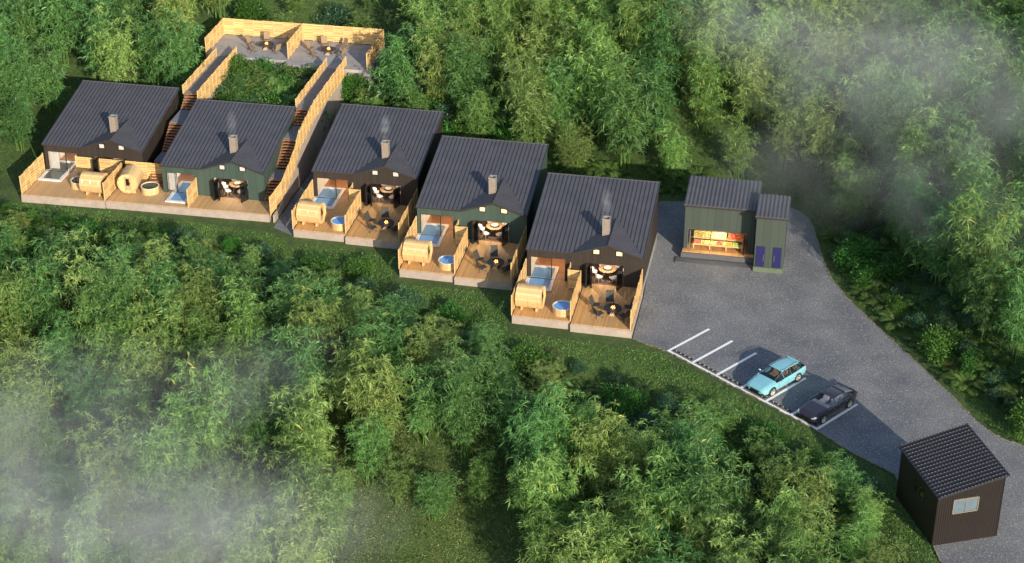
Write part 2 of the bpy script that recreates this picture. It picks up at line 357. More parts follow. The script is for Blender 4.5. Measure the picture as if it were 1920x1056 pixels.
def ear(poly):
    idx = list(range(len(poly))); A = sum(poly[i][0] * poly[(i + 1) % len(poly)][1] - poly[(i + 1) % len(poly)][0] * poly[i][1] for i in idx)
    if A < 0: idx.reverse()
    out = []
    def cr(o, a, b): return (a[0] - o[0]) * (b[1] - o[1]) - (a[1] - o[1]) * (b[0] - o[0])
    g = 0
    while len(idx) > 3 and g < 5000:
        g += 1
        for k in range(len(idx)):
            i, j, l = idx[k - 1], idx[k], idx[(k + 1) % len(idx)]; a_, b_, c_ = poly[i], poly[j], poly[l]
            if cr(a_, b_, c_) <= 1e-9: continue
            if any(cr(a_, b_, poly[q]) >= -1e-9 and cr(b_, c_, poly[q]) >= -1e-9 and cr(c_, a_, poly[q]) >= -1e-9 for q in idx if q not in (i, j, l)): continue
            out.append((i, j, l)); idx.pop(k); break
        else: break
    out.append(tuple(idx)); return out
ao = MB().add([(x, y, -.68) for x, y in apoly], ear(apoly)).build('parking_lot', am); tag(ao, kind='structure')
pp = [(-23.35, 6.0), (-21.35, 4.9), (-21.25, 8), (-21.25, 21.3), (-23.35, 21.3)]
tag(MB().add([(x, y, -.68) for x, y in pp], [(0, 1, 2, 3, 4)]).build('path', am), kind='structure')
# thin pale stony kerb along the asphalt edge
kb = MB()
for line in (east, west):
    for p_, q_ in zip(line[:-1], line[1:]):
        n = max(1, int(math.dist(p_, q_) / .35))
        for k in range(n):
            t = (k + .5) / n; x = p_[0] + (q_[0] - p_[0]) * t + random.uniform(-.05, .05); y = p_[1] + (q_[1] - p_[1]) * t + random.uniform(-.05, .05)
            ang = math.atan2(q_[1] - p_[1], q_[0] - p_[0]) + random.uniform(-.2, .2); l = random.uniform(.12, .2); h = random.uniform(.0, .035)
            d = Vector((math.cos(ang), math.sin(ang), 0)) * l
            kb.bar(Vector((x, y, -.68)) - d, Vector((x, y, -.68)) + d, random.uniform(.06, .11), .03 + 2 * h)
tag(kb.build('kerb', mat('pale_stony_edge', (.22, .19, .13), .95, 0, .4, 6)), kind='structure')
# parking marks
d1 = Vector((.577, .817, 0)); d2 = Vector((.802, -.597, 0)); P0 = Vector((12.65, -7.9, -.676))
mk = MB()
def strip(mb, a_, b_, w_, z):
    a_ = Vector(a_); b_ = Vector(b_); n = (b_ - a_).normalized().cross(Vector((0, 0, 1))) * w_ / 2
    mb.add([(p.x, p.y, z) for p in (a_ - n, b_ - n, b_ + n, a_ + n)], [(0, 1, 2, 3)])
strip(mk, P0 - d2 * .1, P0 + d2 * 14.65, .22, -.676)
for k in range(7): strip(mk, P0 + d2 * (2.43 * k) + d1 * .085, P0 + d2 * (2.43 * k) + d1 * 4.75, .23, -.676)
mo = mk.build('parking_markings', M['paint']); tag(mo, kind='structure')
order = ['first', 'second', 'third', 'fourth', 'fifth']
ws = empty('wheel_stop', label='x', cat='wheel stop')
MB().prism([(-.95, -.07), (.95, -.07), (.95, .07), (-.95, .07)], 0, .07).build('rubber_bar', M['rubber'], ws)
for k in range(4): MB().box(-.74 + k * .45, -.64 + k * .45, -.06, .04, .055, .08).build('reflective_mark', M['yellow'], ws)
wl = ['black wheel stop with yellow marks in the empty bay nearest the cabins', 'black wheel stop with yellow marks in the second empty bay from the cabins', 'black wheel stop with yellow marks in the empty bay just before the pale blue car', 'black wheel stop with yellow marks under the nose of the pale blue car', 'black wheel stop with yellow marks in the empty bay between the two cars', 'black wheel stop with yellow marks under the nose of the black car']
for k in range(6):
    o = ws if k == 0 else copy_tree(ws)
    c_ = P0 + d2 * (2.43 * k + 1.2) + d1 * .36
    place(o, (c_.x, c_.y, -.68), math.atan2(d2.y, d2.x), wl[k], 'wheel stops in the parking bays')

# ------------------------------------------------------------------ fences
def fence(name, pts, h, label, cat='fence', group=None, sp=1.05, gap=.05, tops=None, capped=False, boards=.125):
    """pts: list of (x,y,zbase); horizontal boards between posts; each bay's boards alternate in and out"""
    r = empty(name, pts[0], 0, label, cat, group); O = Vector(pts[0]); pn = MB(); n_all = 0
    for a_, b_ in zip(pts[:-1], pts[1:]):
        a_ = Vector(a_) - O; b_ = Vector(b_) - O; ln = (b_ - a_).length; nb = max(1, round(ln / sp)); d = (b_ - a_) / nb
        hn = Vector((d.x, d.y, 0)).normalized(); nrm = Vector((hn.y, -hn.x, 0))
        for k in range(nb):
            p_, q_ = a_ + d * k, a_ + d * (k + 1); nz = int((h - gap) / boards)
            for j in range(nz):
                z = gap + (j + .5) * (h - gap) / nz; off = nrm * (.018 if (j + k) % 2 else -.018)
                up = Vector((0, 0, z)); hh = (h - gap) / nz * .93
                A_, B_ = p_ + up + off, q_ + up + off; w_ = nrm * .011; uz = Vector((0, 0, hh / 2))
                pn.add([A_ - w_ - uz, A_ + w_ - uz, A_ + w_ + uz, A_ - w_ + uz, B_ - w_ - uz, B_ + w_ - uz, B_ + w_ + uz, B_ - w_ + uz],
                       [(0, 1, 2, 3), (7, 6, 5, 4), (4, 5, 1, 0), (5, 6, 2, 1), (6, 7, 3, 2), (7, 4, 0, 3)])
            for pt in ([p_, q_] if (k == nb - 1 and b_ == Vector(pts[-1]) - O) else [p_]):
                pm = MB().box(-.04, .04, -.04, .04, 0, h + .02)
                po = pm.build('post', M['pinepost'], r); po.location = pt; po.rotation_euler.z = math.atan2(hn.y, hn.x)
    pn.build('board_panel', M['pine'], r)
    return r

# ------------------------------------------------------------------ furniture prototypes
def deck_chair(fabric, name='lounge_chair'):
    r = empty(name)
    MB().add([(-.30, -.05, .36), (.30, -.05, .36), (.27, -.30, .38), (-.27, -.30, .38), (-.30, .25, .30), (.30, .25, .30)] +
             [(-.30, -.05, .33), (.30, -.05, .33), (.27, -.30, .35), (-.27, -.30, .35), (-.30, .25, .27), (.30, .25, .27)],
             [(0, 1, 5, 4), (3, 2, 1, 0), (10, 11, 7, 6), (6, 7, 8, 9), (4, 5, 11, 10), (9, 8, 2, 3), (0, 4, 10, 6), (3, 0, 6, 9), (5, 1, 7, 11), (1, 2, 8, 7)]).build('seat', fabric, r)
    MB().add([(-.31, .24, .30), (.31, .24, .30), (.30, .50, .98), (-.30, .50, .98), (-.31, .28, .29), (.31, .28, .29), (.30, .54, .97), (-.30, .54, .97)],
             [(0, 1, 2, 3), (7, 6, 5, 4), (0, 4, 5, 1), (3, 2, 6, 7), (0, 3, 7, 4), (1, 5, 6, 2)]).build('backrest', fabric, r)
    for sx in (-1, 1):
        MB().tube([(sx * .31, -.30, 0), (sx * .31, .30, .34)], .016, 6).build('leg', M['black'], r)
        MB().tube([(sx * .31, .46, 0), (sx * .31, -.10, .36)], .016, 6).build('leg', M['black'], r)
    return r
def fire_table(m, logs=True):
    r = empty('fire_table', cat='table')
    MB().lathe([(0, .46), (.30, .46), (.32, .42), (.34, .46), (.70, .46), (.72, .44), (.72, .40), (.68, .38), (.30, .38)], 28).build('table_top', m, r)
    MB().lathe([(.30, .38), (.26, .3), (.26, .04), (.34, .0)], 16).build('base', m, r)
    fm = MB()
    for k in range(7):
        a_ = k * 2.4; rr = .05 + .14 * (k % 3) / 2; x, y = rr * math.cos(a_), rr * math.sin(a_); h = .10 + .08 * ((k * 7) % 3)
        fm.tube([(x, y, .45), (x * .8 + .02, y * .8, .45 + h * .5), (x * .5 + .03, y * .5, .45 + h)], [.035, .028, .004], 6)
    fm.build('flame', M['flame'], r)
    if logs:
        for k, (dx, dz) in enumerate(((-.14, .06), (0, .06), (.14, .06), (-.07, .17), (.07, .17))):
            MB().tube([(dx, -.58, dz), (dx + .02, -.28, dz)], .06, 8).build('firewood_log', M['logs'], r)
    return r
def shell_chair():
    r = empty('dining_chair', cat='chair'); mb = MB(); n = 8
    for k in range(n):
        a0, a1 = pi * (k / n) , pi * ((k + 1) / n)
        c0, s0, c1_, s1 = math.cos(a0), math.sin(a0), math.cos(a1), math.sin(a1)
        mb.add([(.26 * c0, .20 * s0, .44), (.26 * c1_, .20 * s1, .44), (.31 * c1_, .30 * s1, .62 + .2 * s1), (.31 * c0, .30 * s0, .62 + .2 * s0),
                (.24 * c0, .18 * s0, .46), (.24 * c1_, .18 * s1, .46), (.29 * c1_, .28 * s1, .62 + .2 * s1), (.29 * c0, .28 * s0, .62 + .2 * s0)],
               [(0, 1, 2, 3), (7, 6, 5, 4), (3, 2, 6, 7)])
    mb.build('backrest', M['white'], r, smooth=False)
    MB().prism([(-.26, -.22), (-.18, -.27), (.18, -.27), (.26, -.22), (.26, 0), (.2, .16), (0, .21), (-.2, .16), (-.26, 0)], .42, .46).build('seat', M['white'], r)
    for sx in (-1, 1):
        for sy in (-1, 1): MB().tube([(sx * .26, sy * .24, 0), (sx * .15, sy * .13, .42)], [.014, .02], 6).build('leg', M['oak'], r)
    return r
def dining_table():
    r = empty('dining_table', cat='table')
    MB().lathe([(0, .71), (.72, .71), (.74, .73), (.74, .745), (.72, .76), (.40, .76), (.40, .735), (0, .735)], 24).build('table_top', M['oak'], r)
    MB().lathe([(0, .738), (.395, .738)], 24).build('inset', M['black'], r)
    for k in range(4):
        a_ = pi / 4 + k * pi / 2; MB().tube([(.5 * math.cos(a_), .5 * math.sin(a_), 0), (.2 * math.cos(a_), .2 * math.sin(a_), .71)], .025, 6).build('leg', M['oak'], r)
    return r
def bowl():
    mb = MB().lathe([(0, 0), (.16, 0), (.30, .06), (.32, .09), (.28, .07), (.12, .03), (0, .03)], 20)
    return mb.build('serving_bowl', M['white'], smooth=True)
def barrel_sauna():
    r = empty('barrel_sauna', cat='sauna'); n = 26; rad = .93; ln = 2.05
    mb = MB()
    for k in range(n):
        a0, a1 = 2 * pi * (k + .03) / n, 2 * pi * (k + .97) / n
        vs_ = [(x, rr * math.cos(t), rad + .12 + rr * math.sin(t)) for x in (-ln / 2, ln / 2) for rr in (rad - .045, rad) for t in (a0, a1)]
        mb.add(vs_, [(2, 3, 7, 6), (1, 0, 4, 5), (0, 2, 6, 4), (3, 1, 5, 7), (0, 1, 3, 2), (6, 7, 5, 4)])
    mb.build('staves', M['barrel'], r)
    for sx in (-1, 1):
        em = MB(); q = 13; hw = (rad - .05)
        for k in range(q):
            y0 = -hw + 2 * hw * k / q + .004; y1 = -hw + 2 * hw * (k + 1) / q - .004
            h0 = math.sqrt(max(0, hw * hw - y0 * y0)); h1 = math.sqrt(max(0, hw * hw - y1 * y1)); zc = rad + .12; x0 = sx * (ln / 2 - .16); x1 = sx * (ln / 2 - .12)
            vs_ = [(x, y, zc + s_ * h) for x in (min(x0, x1), max(x0, x1)) for y, h in ((y0, h0), (y1, h1)) for s_ in (-1, 1)]
            em.add(vs_, [(0, 2, 3, 1), (5, 7, 6, 4), (1, 3, 7, 5), (0, 4, 6, 2), (0, 1, 5, 4), (2, 6, 7, 3)])
        em.build('end_wall', M['barrel'], r)
    dr = MB().box(ln / 2 - .115, ln / 2 - .06, -.26, .26, .38, 1.62).build('door', M['oak'], r)
    MB().box(ln / 2 - .06, ln / 2 - .045, -.15, .15, .85, 1.5).build('pane', M['winglass'], dr)
    MB().bar((ln / 2 - .03, .2, .95), (ln / 2 - .03, .2, 1.15), .03, .03).build('handle', M['black'], dr)
    for x in (-.78, 0, .78):
        MB().tube([(x, (rad + .008) * math.cos(t), rad + .12 + (rad + .008) * math.sin(t)) for t in np.linspace(0, 2 * pi, 33)], .012, 5).build('steel_band', M['steel'], r)
    for x in (-.6, .6):
        MB().prism([(x - .06, -.55), (x + .06, -.55), (x + .06, .55), (x - .06, .55)], 0, lambda x_, y_: .12 + y_ * y_ * .5).build('cradle', M['pinepost'], r)
    return r
def hot_tub(wm, lab):
    r = empty('hot_tub', cat='hot tub'); n = 24; rad = .80; h = .60; mb = MB()
    for k in range(n):
        a0, a1 = 2 * pi * (k + .03) / n, 2 * pi * (k + .97) / n
        vs_ = [(rr * math.cos(t), rr * math.sin(t), z) for z in (0, h) for rr in (rad - .05, rad) for t in (a0, a1)]
        mb.add(vs_, [(2, 3, 7, 6), (1, 0, 4, 5), (0, 2, 6, 4), (3, 1, 5, 7), (0, 1, 3, 2), (6, 7, 5, 4)])
    mb.build('staves', M['barrel'], r)
    MB().lathe([(rad - .07, h), (rad + .02, h), (rad + .02, h + .03), (rad - .07, h + .03), (rad - .07, h - .1)], 28).build('rim', M['palerim'], r)
    MB().lathe([(0, h - .025), (rad - .05, h - .025)], 28).build('water', wm, r)
    for z in (.14, .42): MB().tube([((rad + .006) * math.cos(t), (rad + .006) * math.sin(t), z) for t in np.linspace(0, 2 * pi, 29)], .012, 5).build('steel_band', M['steel'], r)
    return r
def pool(wx, wy, wm):
    r = empty('plunge_pool', cat='pool'); rim = .28
    mb = MB(); mb.box(0, wx, 0, rim, 0, .12); mb.box(0, wx, wy - rim, wy, 0, .12); mb.box(0, rim, rim, wy - rim, 0, .12); mb.box(wx - rim, wx, rim, wy - rim, 0, .12)
    mb.build('rim', M['poolrim'], r)
    MB().box(rim, wx - rim, rim, wy - rim, .01, .055).build('water', wm, r)
    MB().tube([(rim * .5, wy * .42, .17), (wx - rim * .5, wy * .42, .17)], .025, 6).build('crossbar', M['black'], r)
    MB().tube([(rim * .9, rim * 1.1, .02), (rim * .9, rim * 1.1, .42), (rim * .9, rim * 2.4, .42), (rim * .9, rim * 2.4, .02)], .02, 6).build('grab_rail', M['steel'], r)
    return r

# ------------------------------------------------------------------ cabins
W_, D_, He, Hb, xl, xa, Ha, yr = 9.6, 10.1, 2.77, 4.76, 3.79, 6.70, 3.74, 4.99
sl_ = (Hb - He) / D_
def roof_z(x, y):
    z = He + sl_ * y
    if x >= xl:
        dz = He + (x - xl) * (Ha - He) / (xa - xl) if x <= xa else He + (W_ - x) * (Ha - He) / (W_ - xa)
        z = max(z, dz)
    return z
FW = .22    # front wall face
def house(idx, ox, oy, wallm, desc, lit, order_):
    r = empty('cabin', (ox, oy, 0), 0, desc, 'cabin', 'cabins in a stepped row')
    rec0, rec1 = (.35, 3.2) if idx != 2 else (.45, 3.1)
    dr0, dr1 = 4.82, 7.98; dh = 1.86
    wins = [(5.5, 5.98), (7.35, 7.85)]; wz = (2.76, 3.16)
    T = .2
    # front wall by vertical strips
    xsb = sorted({.08, rec0, rec1, xl, dr0, wins[0][0], wins[0][1], xa, wins[1][0], wins[1][1], dr1, W_ - .08})
    mb = MB()
    for x0, x1 in zip(xsb[:-1], xsb[1:]):
        xm = (x0 + x1) / 2; holes = []
        if rec0 <= xm <= rec1: holes.append((0, 2.0))
        if dr0 <= xm <= dr1: holes.append((0, dh))
        for w0, w1 in wins:
            if w0 <= xm <= w1: holes.append(wz)
        lo = 0.0; segs = []
        for h0, h1 in holes:
            if h0 > lo: segs.append((lo, h0))
            lo = h1
        for z0, z1 in segs: mb.box(x0, x1, FW, FW + T, z0, z1)
        t0, t1 = roof_z(x0, FW) - .10, roof_z(x1, FW) - .10
        mb.add([(x0, FW, lo), (x1, FW, lo), (x1, FW + T, lo), (x0, FW + T, lo), (x0, FW, t0), (x1, FW, t1), (x1, FW + T, t1), (x0, FW + T, t0)],
               [(3, 2, 1, 0), (4, 5, 6, 7), (0, 1, 5, 4), (1, 2, 6, 5), (2, 3, 7, 6), (3, 0, 4, 7)])
    mb.build('front_wall', wallm, r)
    rz = lambda y: He + sl_ * y - .10
    for x0 in (.08, W_ - .08 - T):
        mb = MB(); mb.add([(x0, FW + T, -.7), (x0 + T, FW + T, -.7), (x0 + T, D_ - .15, -.7), (x0, D_ - .15, -.7), (x0, FW + T, rz(FW + T)), (x0 + T, FW + T, rz(FW + T)), (x0 + T, D_ - .15, rz(D_ - .15)), (x0, D_ - .15, rz(D_ - .15))],
               [(3, 2, 1, 0), (4, 5, 6, 7), (0, 1, 5, 4), (1, 2, 6, 5), (2, 3, 7, 6), (3, 0, 4, 7)])
        mb.build('side_wall', wallm, r)
    MB().box(.08 + T, W_ - .08 - T, D_ - .35, D_ - .15, -.7, rz(D_ - .35)).build('back_wall', wallm, r)
    # main roof
    mb = MB(); f1 = lambda x, y: He + sl_ * y; f0 = lambda x, y: He + sl_ * y - .09
    mb.prism([(0, 0), (xl, 0), (xa, yr), (xa, D_), (0, D_)], f0, f1); mb.prism([(xa, yr), (W_, 0), (W_, D_), (xa, D_)], f0, f1)
    n = 27
    for k in range(n + 1):
        x = .03 + (W_ - .06) * k / n; y0 = 0
        if xl < x <= xa: y0 = yr * (x - xl) / (xa - xl)
        elif x > xa: y0 = yr * (W_ - x) / (W_ - xa)
        if D_ - y0 > .2: mb.bar((x, y0, f1(x, y0) + .02), (x, D_, f1(x, D_) + .02), .032, .045, 1)
    mb.bar((0, D_, Hb + .02), (W_, D_, Hb + .02), .09, .08)
    mb.build('roof', [M['roof'], M['seam']], r)
    mb = MB(); t = .06
    mb.add([(xl, -.02, He), (xa, -.02, Ha), (xa, yr, Ha), (xl, -.02, He - t), (xa, -.02, Ha - t), (xa, yr, Ha - t)], [(0, 1, 2), (5, 4, 3), (0, 3, 4, 1)])
    mb.add([(W_, -.02, He), (xa, -.02, Ha), (xa, yr, Ha), (W_, -.02, He - t), (xa, -.02, Ha - t), (xa, yr, Ha - t)], [(2, 1, 0), (3, 4, 5), (1, 4, 3, 0)])
    for k in range(16):
        y = .02 + k * .31
        if y > yr - .15: break
        q = 1 - y / yr
        for xe in (xl, W_):
            mb.bar((xa, y, Ha + .015), (xa + (xe - xa) * q, y, Ha + (He - Ha) * q + .015), .028, .04, 1)
    mb.bar((xa, -.02, Ha + .02), (xa, yr, Ha + .02), .08, .05)
    mb.build('dormer_roof', [M['roof'], M['seam']], r)
    mb = MB(); mb.bar((0, -.012, He - .07), (xl, -.012, He - .07), .03, .12); mb.bar((xl, -.045, He - .07), (xa, -.045, Ha - .07), .03, .12); mb.bar((xa, -.045, Ha - .07), (W_, -.045, He - .07), .03, .12)
    mb.build('fascia', M['trim'], r)
    # interior
    MB().box(.28, 3.5, FW, 4.6, -.02, .012).build('pool_room_floor', M['tile'], r)
    MB().box(3.7, 9.32, FW, 5.2, -.02, .012).build('dining_room_floor', M['dfloor'], r)
    mb = MB(); mb.box(3.5, 3.7, FW + T, 5.2, -.02, 2.6); mb.box(.28, 3.5, 4.6, 4.7, -.02, 2.6); mb.box(3.7, 9.32, 5.2, 5.3, -.02, 2.6); mb.box(.285, .30, FW + T, 4.6, .013, 2.6); mb.box(.28, 9.32, FW + T, 5.2, 2.25, 2.3)
    mb.build('inner_wall', M['cream'], r)
    if idx in (1, 2):
        mb = MB()
        for k in range(14): mb.tube([(rec0 + .05 + k * .055, FW + .5 + .04 * (k % 2), .03), (rec0 + .05 + k * .055, FW + .5 + .04 * (k % 2), 2.2)], .05, 6)
        mb.build('curtain', M['curtain'], r)
    # windows
    for w0, w1 in wins:
        fr = MB(); z0, z1 = wz; k = .05
        fr.box(w0 - k, w0, FW - .05, FW + .1, z0 - k, z1 + k); fr.box(w1, w1 + k, FW - .05, FW + .1, z0 - k, z1 + k); fr.box(w0, w1, FW - .05, FW + .1, z0 - k, z0); fr.box(w0, w1, FW - .05, FW + .1, z1, z1 + k)
        fo = fr.build('window', M['black'], r)
        MB().box(w0, w1, FW + .02, FW + .05, z0, z1).build('pane', M['wlit'] if lit > .9 else M['wpale'], fo)
    # pool room glass screen
    gx = rec0 + (1.75 if idx != 2 else .95)
    fo = MB().box(gx - .03, gx + .03, FW + .02, FW + .08, .14, 2.0).box(rec0, rec0 + .05, FW + .02, FW + .08, .14, 2.0).box(rec0 + .05, gx - .03, FW + .03, FW + .07, 1.95, 2.0).build('glass_screen', M['black'], r)
    MB().box(rec0 + .05, gx - .03, FW + .04, FW + .05, .14, 1.95).build('pane', M['glass'], fo)
    # folding doors: leaves stand out onto the deck
    def leaf(xa_, ya_, xb_, yb_):
        mb = MB(); a_ = Vector((xa_, ya_, 0)); b_ = Vector((xb_, yb_, 0)); z = Vector((0, 0, dh - .04)); e_ = Vector((0, 0, .03))
        mb.bar(a_ + e_, a_ + z, .06, .05); mb.bar(b_ + e_, b_ + z, .06, .05); mb.bar(a_ + e_ * 2, b_ + e_ * 2, .05, .07); mb.bar(a_ + z, b_ + z, .05, .07)
        o = mb.build('folding_door', M['black'], r); d_ = (b_ - a_).normalized() * .03
        MB().bar(a_ + d_ + Vector((0, 0, dh / 2)), b_ - d_ + Vector((0, 0, dh / 2)), .012, dh - .16).build('pane', M['winglass'], o)
        return o
    leaf(dr0 + .05, FW - .02, dr0 + .22, FW - .82); leaf(dr0 + .28, FW - .8, dr0 + .46, FW - .04); leaf(dr0 + .54, FW - .04, dr0 + .70, FW - .8)
    leaf(dr1 - .06, FW - .04, dr1 - .42, FW - .80)
    MB().box(dr0 + .8, dr1 - .5, FW + .05, FW + .1, .012, .035).build('door_sill', M['steel'], r)
    # chimney
    ch = MB(); cx, cy, s = 6.2, 2.28, .29; zb = 3.3; ztop = 5.0
    ch.box(cx - s, cx + s, cy - s, cy - s + .08, zb, ztop); ch.box(cx - s, cx + s, cy + s - .08, cy + s, zb, ztop); ch.box(cx - s, cx - s + .08, cy - s + .08, cy + s - .08, zb, ztop); ch.box(cx + s - .08, cx + s, cy - s + .08, cy + s - .08, zb, ztop)
    ch.box(cx - s + .08, cx + s - .08, cy - s + .08, cy + s - .08, zb, ztop - .25)
    cho = ch.build('chimney', M['chim'], r)
    mb = MB(); q = s + .04
    mb.box(cx - q, cx + q, cy - q, cy - s + .06, ztop, ztop + .06); mb.box(cx - q, cx + q, cy + s - .06, cy + q, ztop, ztop + .06); mb.box(cx - q, cx - s + .06, cy - s + .06, cy + s - .06, ztop, ztop + .06); mb.box(cx + s - .06, cx + q, cy - s + .06, cy + s - .06, ztop, ztop + .06)
    mb.build('cap', M['concg'], cho)
    # dining room furniture and lamp
    g = order_
    tx, ty = 6.5, 1.62
    lp = empty('pendant_lamp', (ox + tx + 1.6, oy + ty + 1.6, 2.25), 0, f'glowing pendant lamp over the dining table inside the {g} cabin', 'lamp', 'lamps inside the cabins')
    MB().tube([(0, 0, 0), (0, 0, -.28)], .012, 6).build('cord', M['black'], lp); MB().blob((0, 0, -.38), .12, 14, 8).build('globe', M['lampw'], lp, True)
    def pt(x, y, z, p_, c=(1, .66, .36), rad=.12):
        l = bpy.data.lights.new('room_light', 'POINT'); o = bpy.data.objects.new('room_light', l); col.objects.link(o); o.location = (ox + x, oy + y, z); l.energy = p_; l.color = c; l.shadow_soft_size = rad
        return o
    pt(6.5, .75, 2.1, 115 * lit, (1, .80, .60))
    if idx in (3, 4, 5): pt(2.0, 2.6, 1.9, 70)
    else: pt(1.8, 2.6, 1.9, 45, (1, .9, .8))
    dt = place(copy_tree(PROT['dtable']), (ox + tx, oy + ty, .012), 0, f'round light oak dining table inside the {g} cabin', 'dining tables in the cabins')
    bw = PROT['bowl'].copy(); col.objects.link(bw); tag(bw, f'white serving bowl on the dining table of the {g} cabin', 'bowl', 'bowls on the dining tables'); bw.location = (ox + tx, oy + ty, .772)
    spots = [(-1.12, -.1, 'at the left side of'), (-.62, -.95, 'at the front left of'), (.6, -.95, 'at the front right of'), (1.15, .1, 'at the right side of'), (.6, 1.05, 'at the far right of'), (-.6, 1.05, 'at the far left of')]
    for dx, dy, wh in spots:
        place(copy_tree(PROT['dchair']), (ox + tx + dx, oy + ty + dy, .012), math.atan2(dy, dx) - pi / 2, f'white shell dining chair {wh} the table in the {g} cabin', 'white chairs round the dining tables')
    return r
PROT = dict(dtable=dining_table(), dchair=shell_chair(), bowl=bowl())
names = {1: 'leftmost brown', 2: 'leftmost green', 3: 'middle brown', 4: 'right green', 5: 'rightmost brown'}
HP = {5: (0, 0), 4: (-10.53, 5.65), 3: (-21.17, 10.77), 2: (-34.63, 9.25), 1: (-46.7, 11.4)}
descs = {1: 'dark brown cabin with metal roof at the far left end of the row', 2: 'dark green cabin between the two outdoor stairways', 3: 'dark brown cabin in the middle of the row right of the long fence', 4: 'dark green cabin between two brown ones beside the middle', 5: 'dark brown cabin at the right end of the row next to the asphalt'}
lits = {1: .45, 2: .75, 3: .5, 4: 1.5, 5: 1.3}
for i in (5, 4, 3, 2, 1): house(i, *HP[i], M['green'] if i in (2, 4) else M['brown'], descs[i], lits[i], names[i])
for k in ('dtable', 'dchair'):
    for c in [x for x in bpy.data.objects if x.parent == PROT[k]]: bpy.data.objects.remove(c)
    bpy.data.objects.remove(PROT[k])
bpy.data.objects.remove(PROT['bowl'])

# decks
def deck(poly, label, lip=None):
    r = empty('deck', (poly[0][0], poly[0][1], 0), 0, label, 'deck', 'timber decks in front of the cabins'); ox, oy = poly[0]
    q = [(x - ox, y - oy) for x, y in poly]
    MB().prism(q, -.9, -.06).build('concrete_base', M['conc'], r)
    cx = sum(x for x, y in q) / len(q); cy = sum(y for x, y in q) / len(q)
    q2 = [(x + (.05 if x < cx else -.05), y + (.07 if y < cy else -.0)) for x, y in q]
    MB().prism(q2, -.06, 0).build('deck_boards', M['deck'] if poly[0][0] > -30 else M['deck2'], r)
    return r
for i in (5, 4, 3):
    ox, oy = HP[i]
    deck([(ox + .05, oy - 6.05), (ox + 4.72, oy - 6.15), (ox + 4.72, oy + FW), (ox + .05, oy + FW)], f'timber sauna deck of the {names[i]} cabin on a concrete base')
    deck([(ox + 4.76, oy - 6.45), (ox + 9.6, oy - 6.55), (ox + 9.6, oy + FW), (ox + 4.76, oy + FW)], f'timber fire table deck of the {names[i]} cabin on a concrete base')
deck([(-46.85, 6.55), (-39.05, 6.72), (-39.05, 11.6), (-46.85, 11.6)], 'timber deck of the leftmost brown cabin on a concrete base')
deck([(-38.98, 6.8), (-24.0, 6.95), (-24.0, 9.47), (-34.6, 9.47), (-34.6, 11.5), (-38.98, 11.5)], 'long timber deck of the leftmost green cabin on a concrete base')
# the plinths of the cabins
for i in HP:
    ox, oy = HP[i]; o = MB().box(.05, 9.55, FW + .0, 9.9, -.9, -.03).build('cabin_plinth', M['concg']); o.location = (ox, oy, 0)
    o['kind'] = 'structure'; o.parent = [x for x in bpy.data.objects if x.name.startswith('cabin') and x.type == 'EMPTY' and abs(x.location.x - ox) < .01][0]; o.location = (0, 0, 0); o.name = 'plinth'; del o['kind']

sx_ = empty('lounge_chair'); bpy.data.objects.remove(sx_)
ch0 = deck_chair(M['chairdark']); ft0 = fire_table(M['fire']); bs0 = barrel_sauna(); ht0 = hot_tub(M['tubwater'], '')
ch0['category'] = 'chair'
used = set()
def use(proto, key):
    if key in used: return copy_tree(proto)
    used.add(key); return proto
for i in (3, 4, 5):
    ox, oy = HP[i]; g = names[i]; top = 1.8
    fence('side_fence', [(ox + .02, oy - 6.0, 0), (ox + .02, oy + .1, 0)], top, f'pale pine fence along the left edge of the {g} cabin deck', group='pine fences beside the decks')
    fence('side_fence', [(ox + 9.5, oy - 6.5, 0), (ox + 9.5, oy + .1, 0)], top, f'pale pine fence along the right edge of the {g} cabin deck', group='pine fences beside the decks')
    fence('divider_fence', [(ox + 4.70, oy - 6.0, 0), (ox + 4.70, oy - 1.15, 0)], top, f'pine divider fence down the middle of the {g} cabin deck', group='pine fences beside the decks')
    fence('screen_fence', [(ox + 3.72, oy - 1.05, 0), (ox + 4.66, oy - 1.05, 0)], top, f'short pine privacy screen facing forward by the {g} cabin wall', group='short pine screens', sp=.95, gap=.12, boards=.18)
    fence('screen_fence', [(ox + 3.66, oy - 1.0, 0), (ox + 3.66, oy + .15, 0)], top, f'short pine privacy screen standing against the {g} cabin wall', group='short pine screens', sp=1.15)
    place(use(bs0, 'bs'), (ox + 1.25, oy - 4.55, 0), R(-3), f'pine barrel sauna on the left deck of the {g} cabin', 'barrel saunas on the decks')
    place(use(ht0, 'ht'), (ox + 3.88, oy - 4.78, 0), .3 * i, f'round wooden hot tub with bright blue water at the {g} cabin', 'hot tubs with blue water')
    pl = pool(2.3, 4.0, M['poolwater']); place(pl, (ox + .1, oy - 1.7, .012), 0, f'plunge pool half inside the {g} cabin', 'plunge pools of the cabins')
    tx, ty = (7.75, -4.1)
    place(use(ft0, 'ft'), (ox + tx, oy + ty, 0), 0, f'round charcoal fire table burning on the {g} cabin deck', 'charcoal fire tables')
    for cx, cy, wh in ((6.35, -3.65, 'left of'), (7.35, -2.75, 'behind'), (8.95, -3.5, 'right of'), (6.8, -4.95, 'at the front left of'), (8.75, -4.95, 'at the front right of')):
        a_ = math.atan2(cy - ty, cx - tx)
        place(use(ch0, 'ch'), (ox + cx, oy + cy, 0), a_ - pi / 2 + random.uniform(-.12, .12), f'charcoal lounge chair {wh} the fire table at the {g} cabin', 'charcoal lounge chairs on the decks')
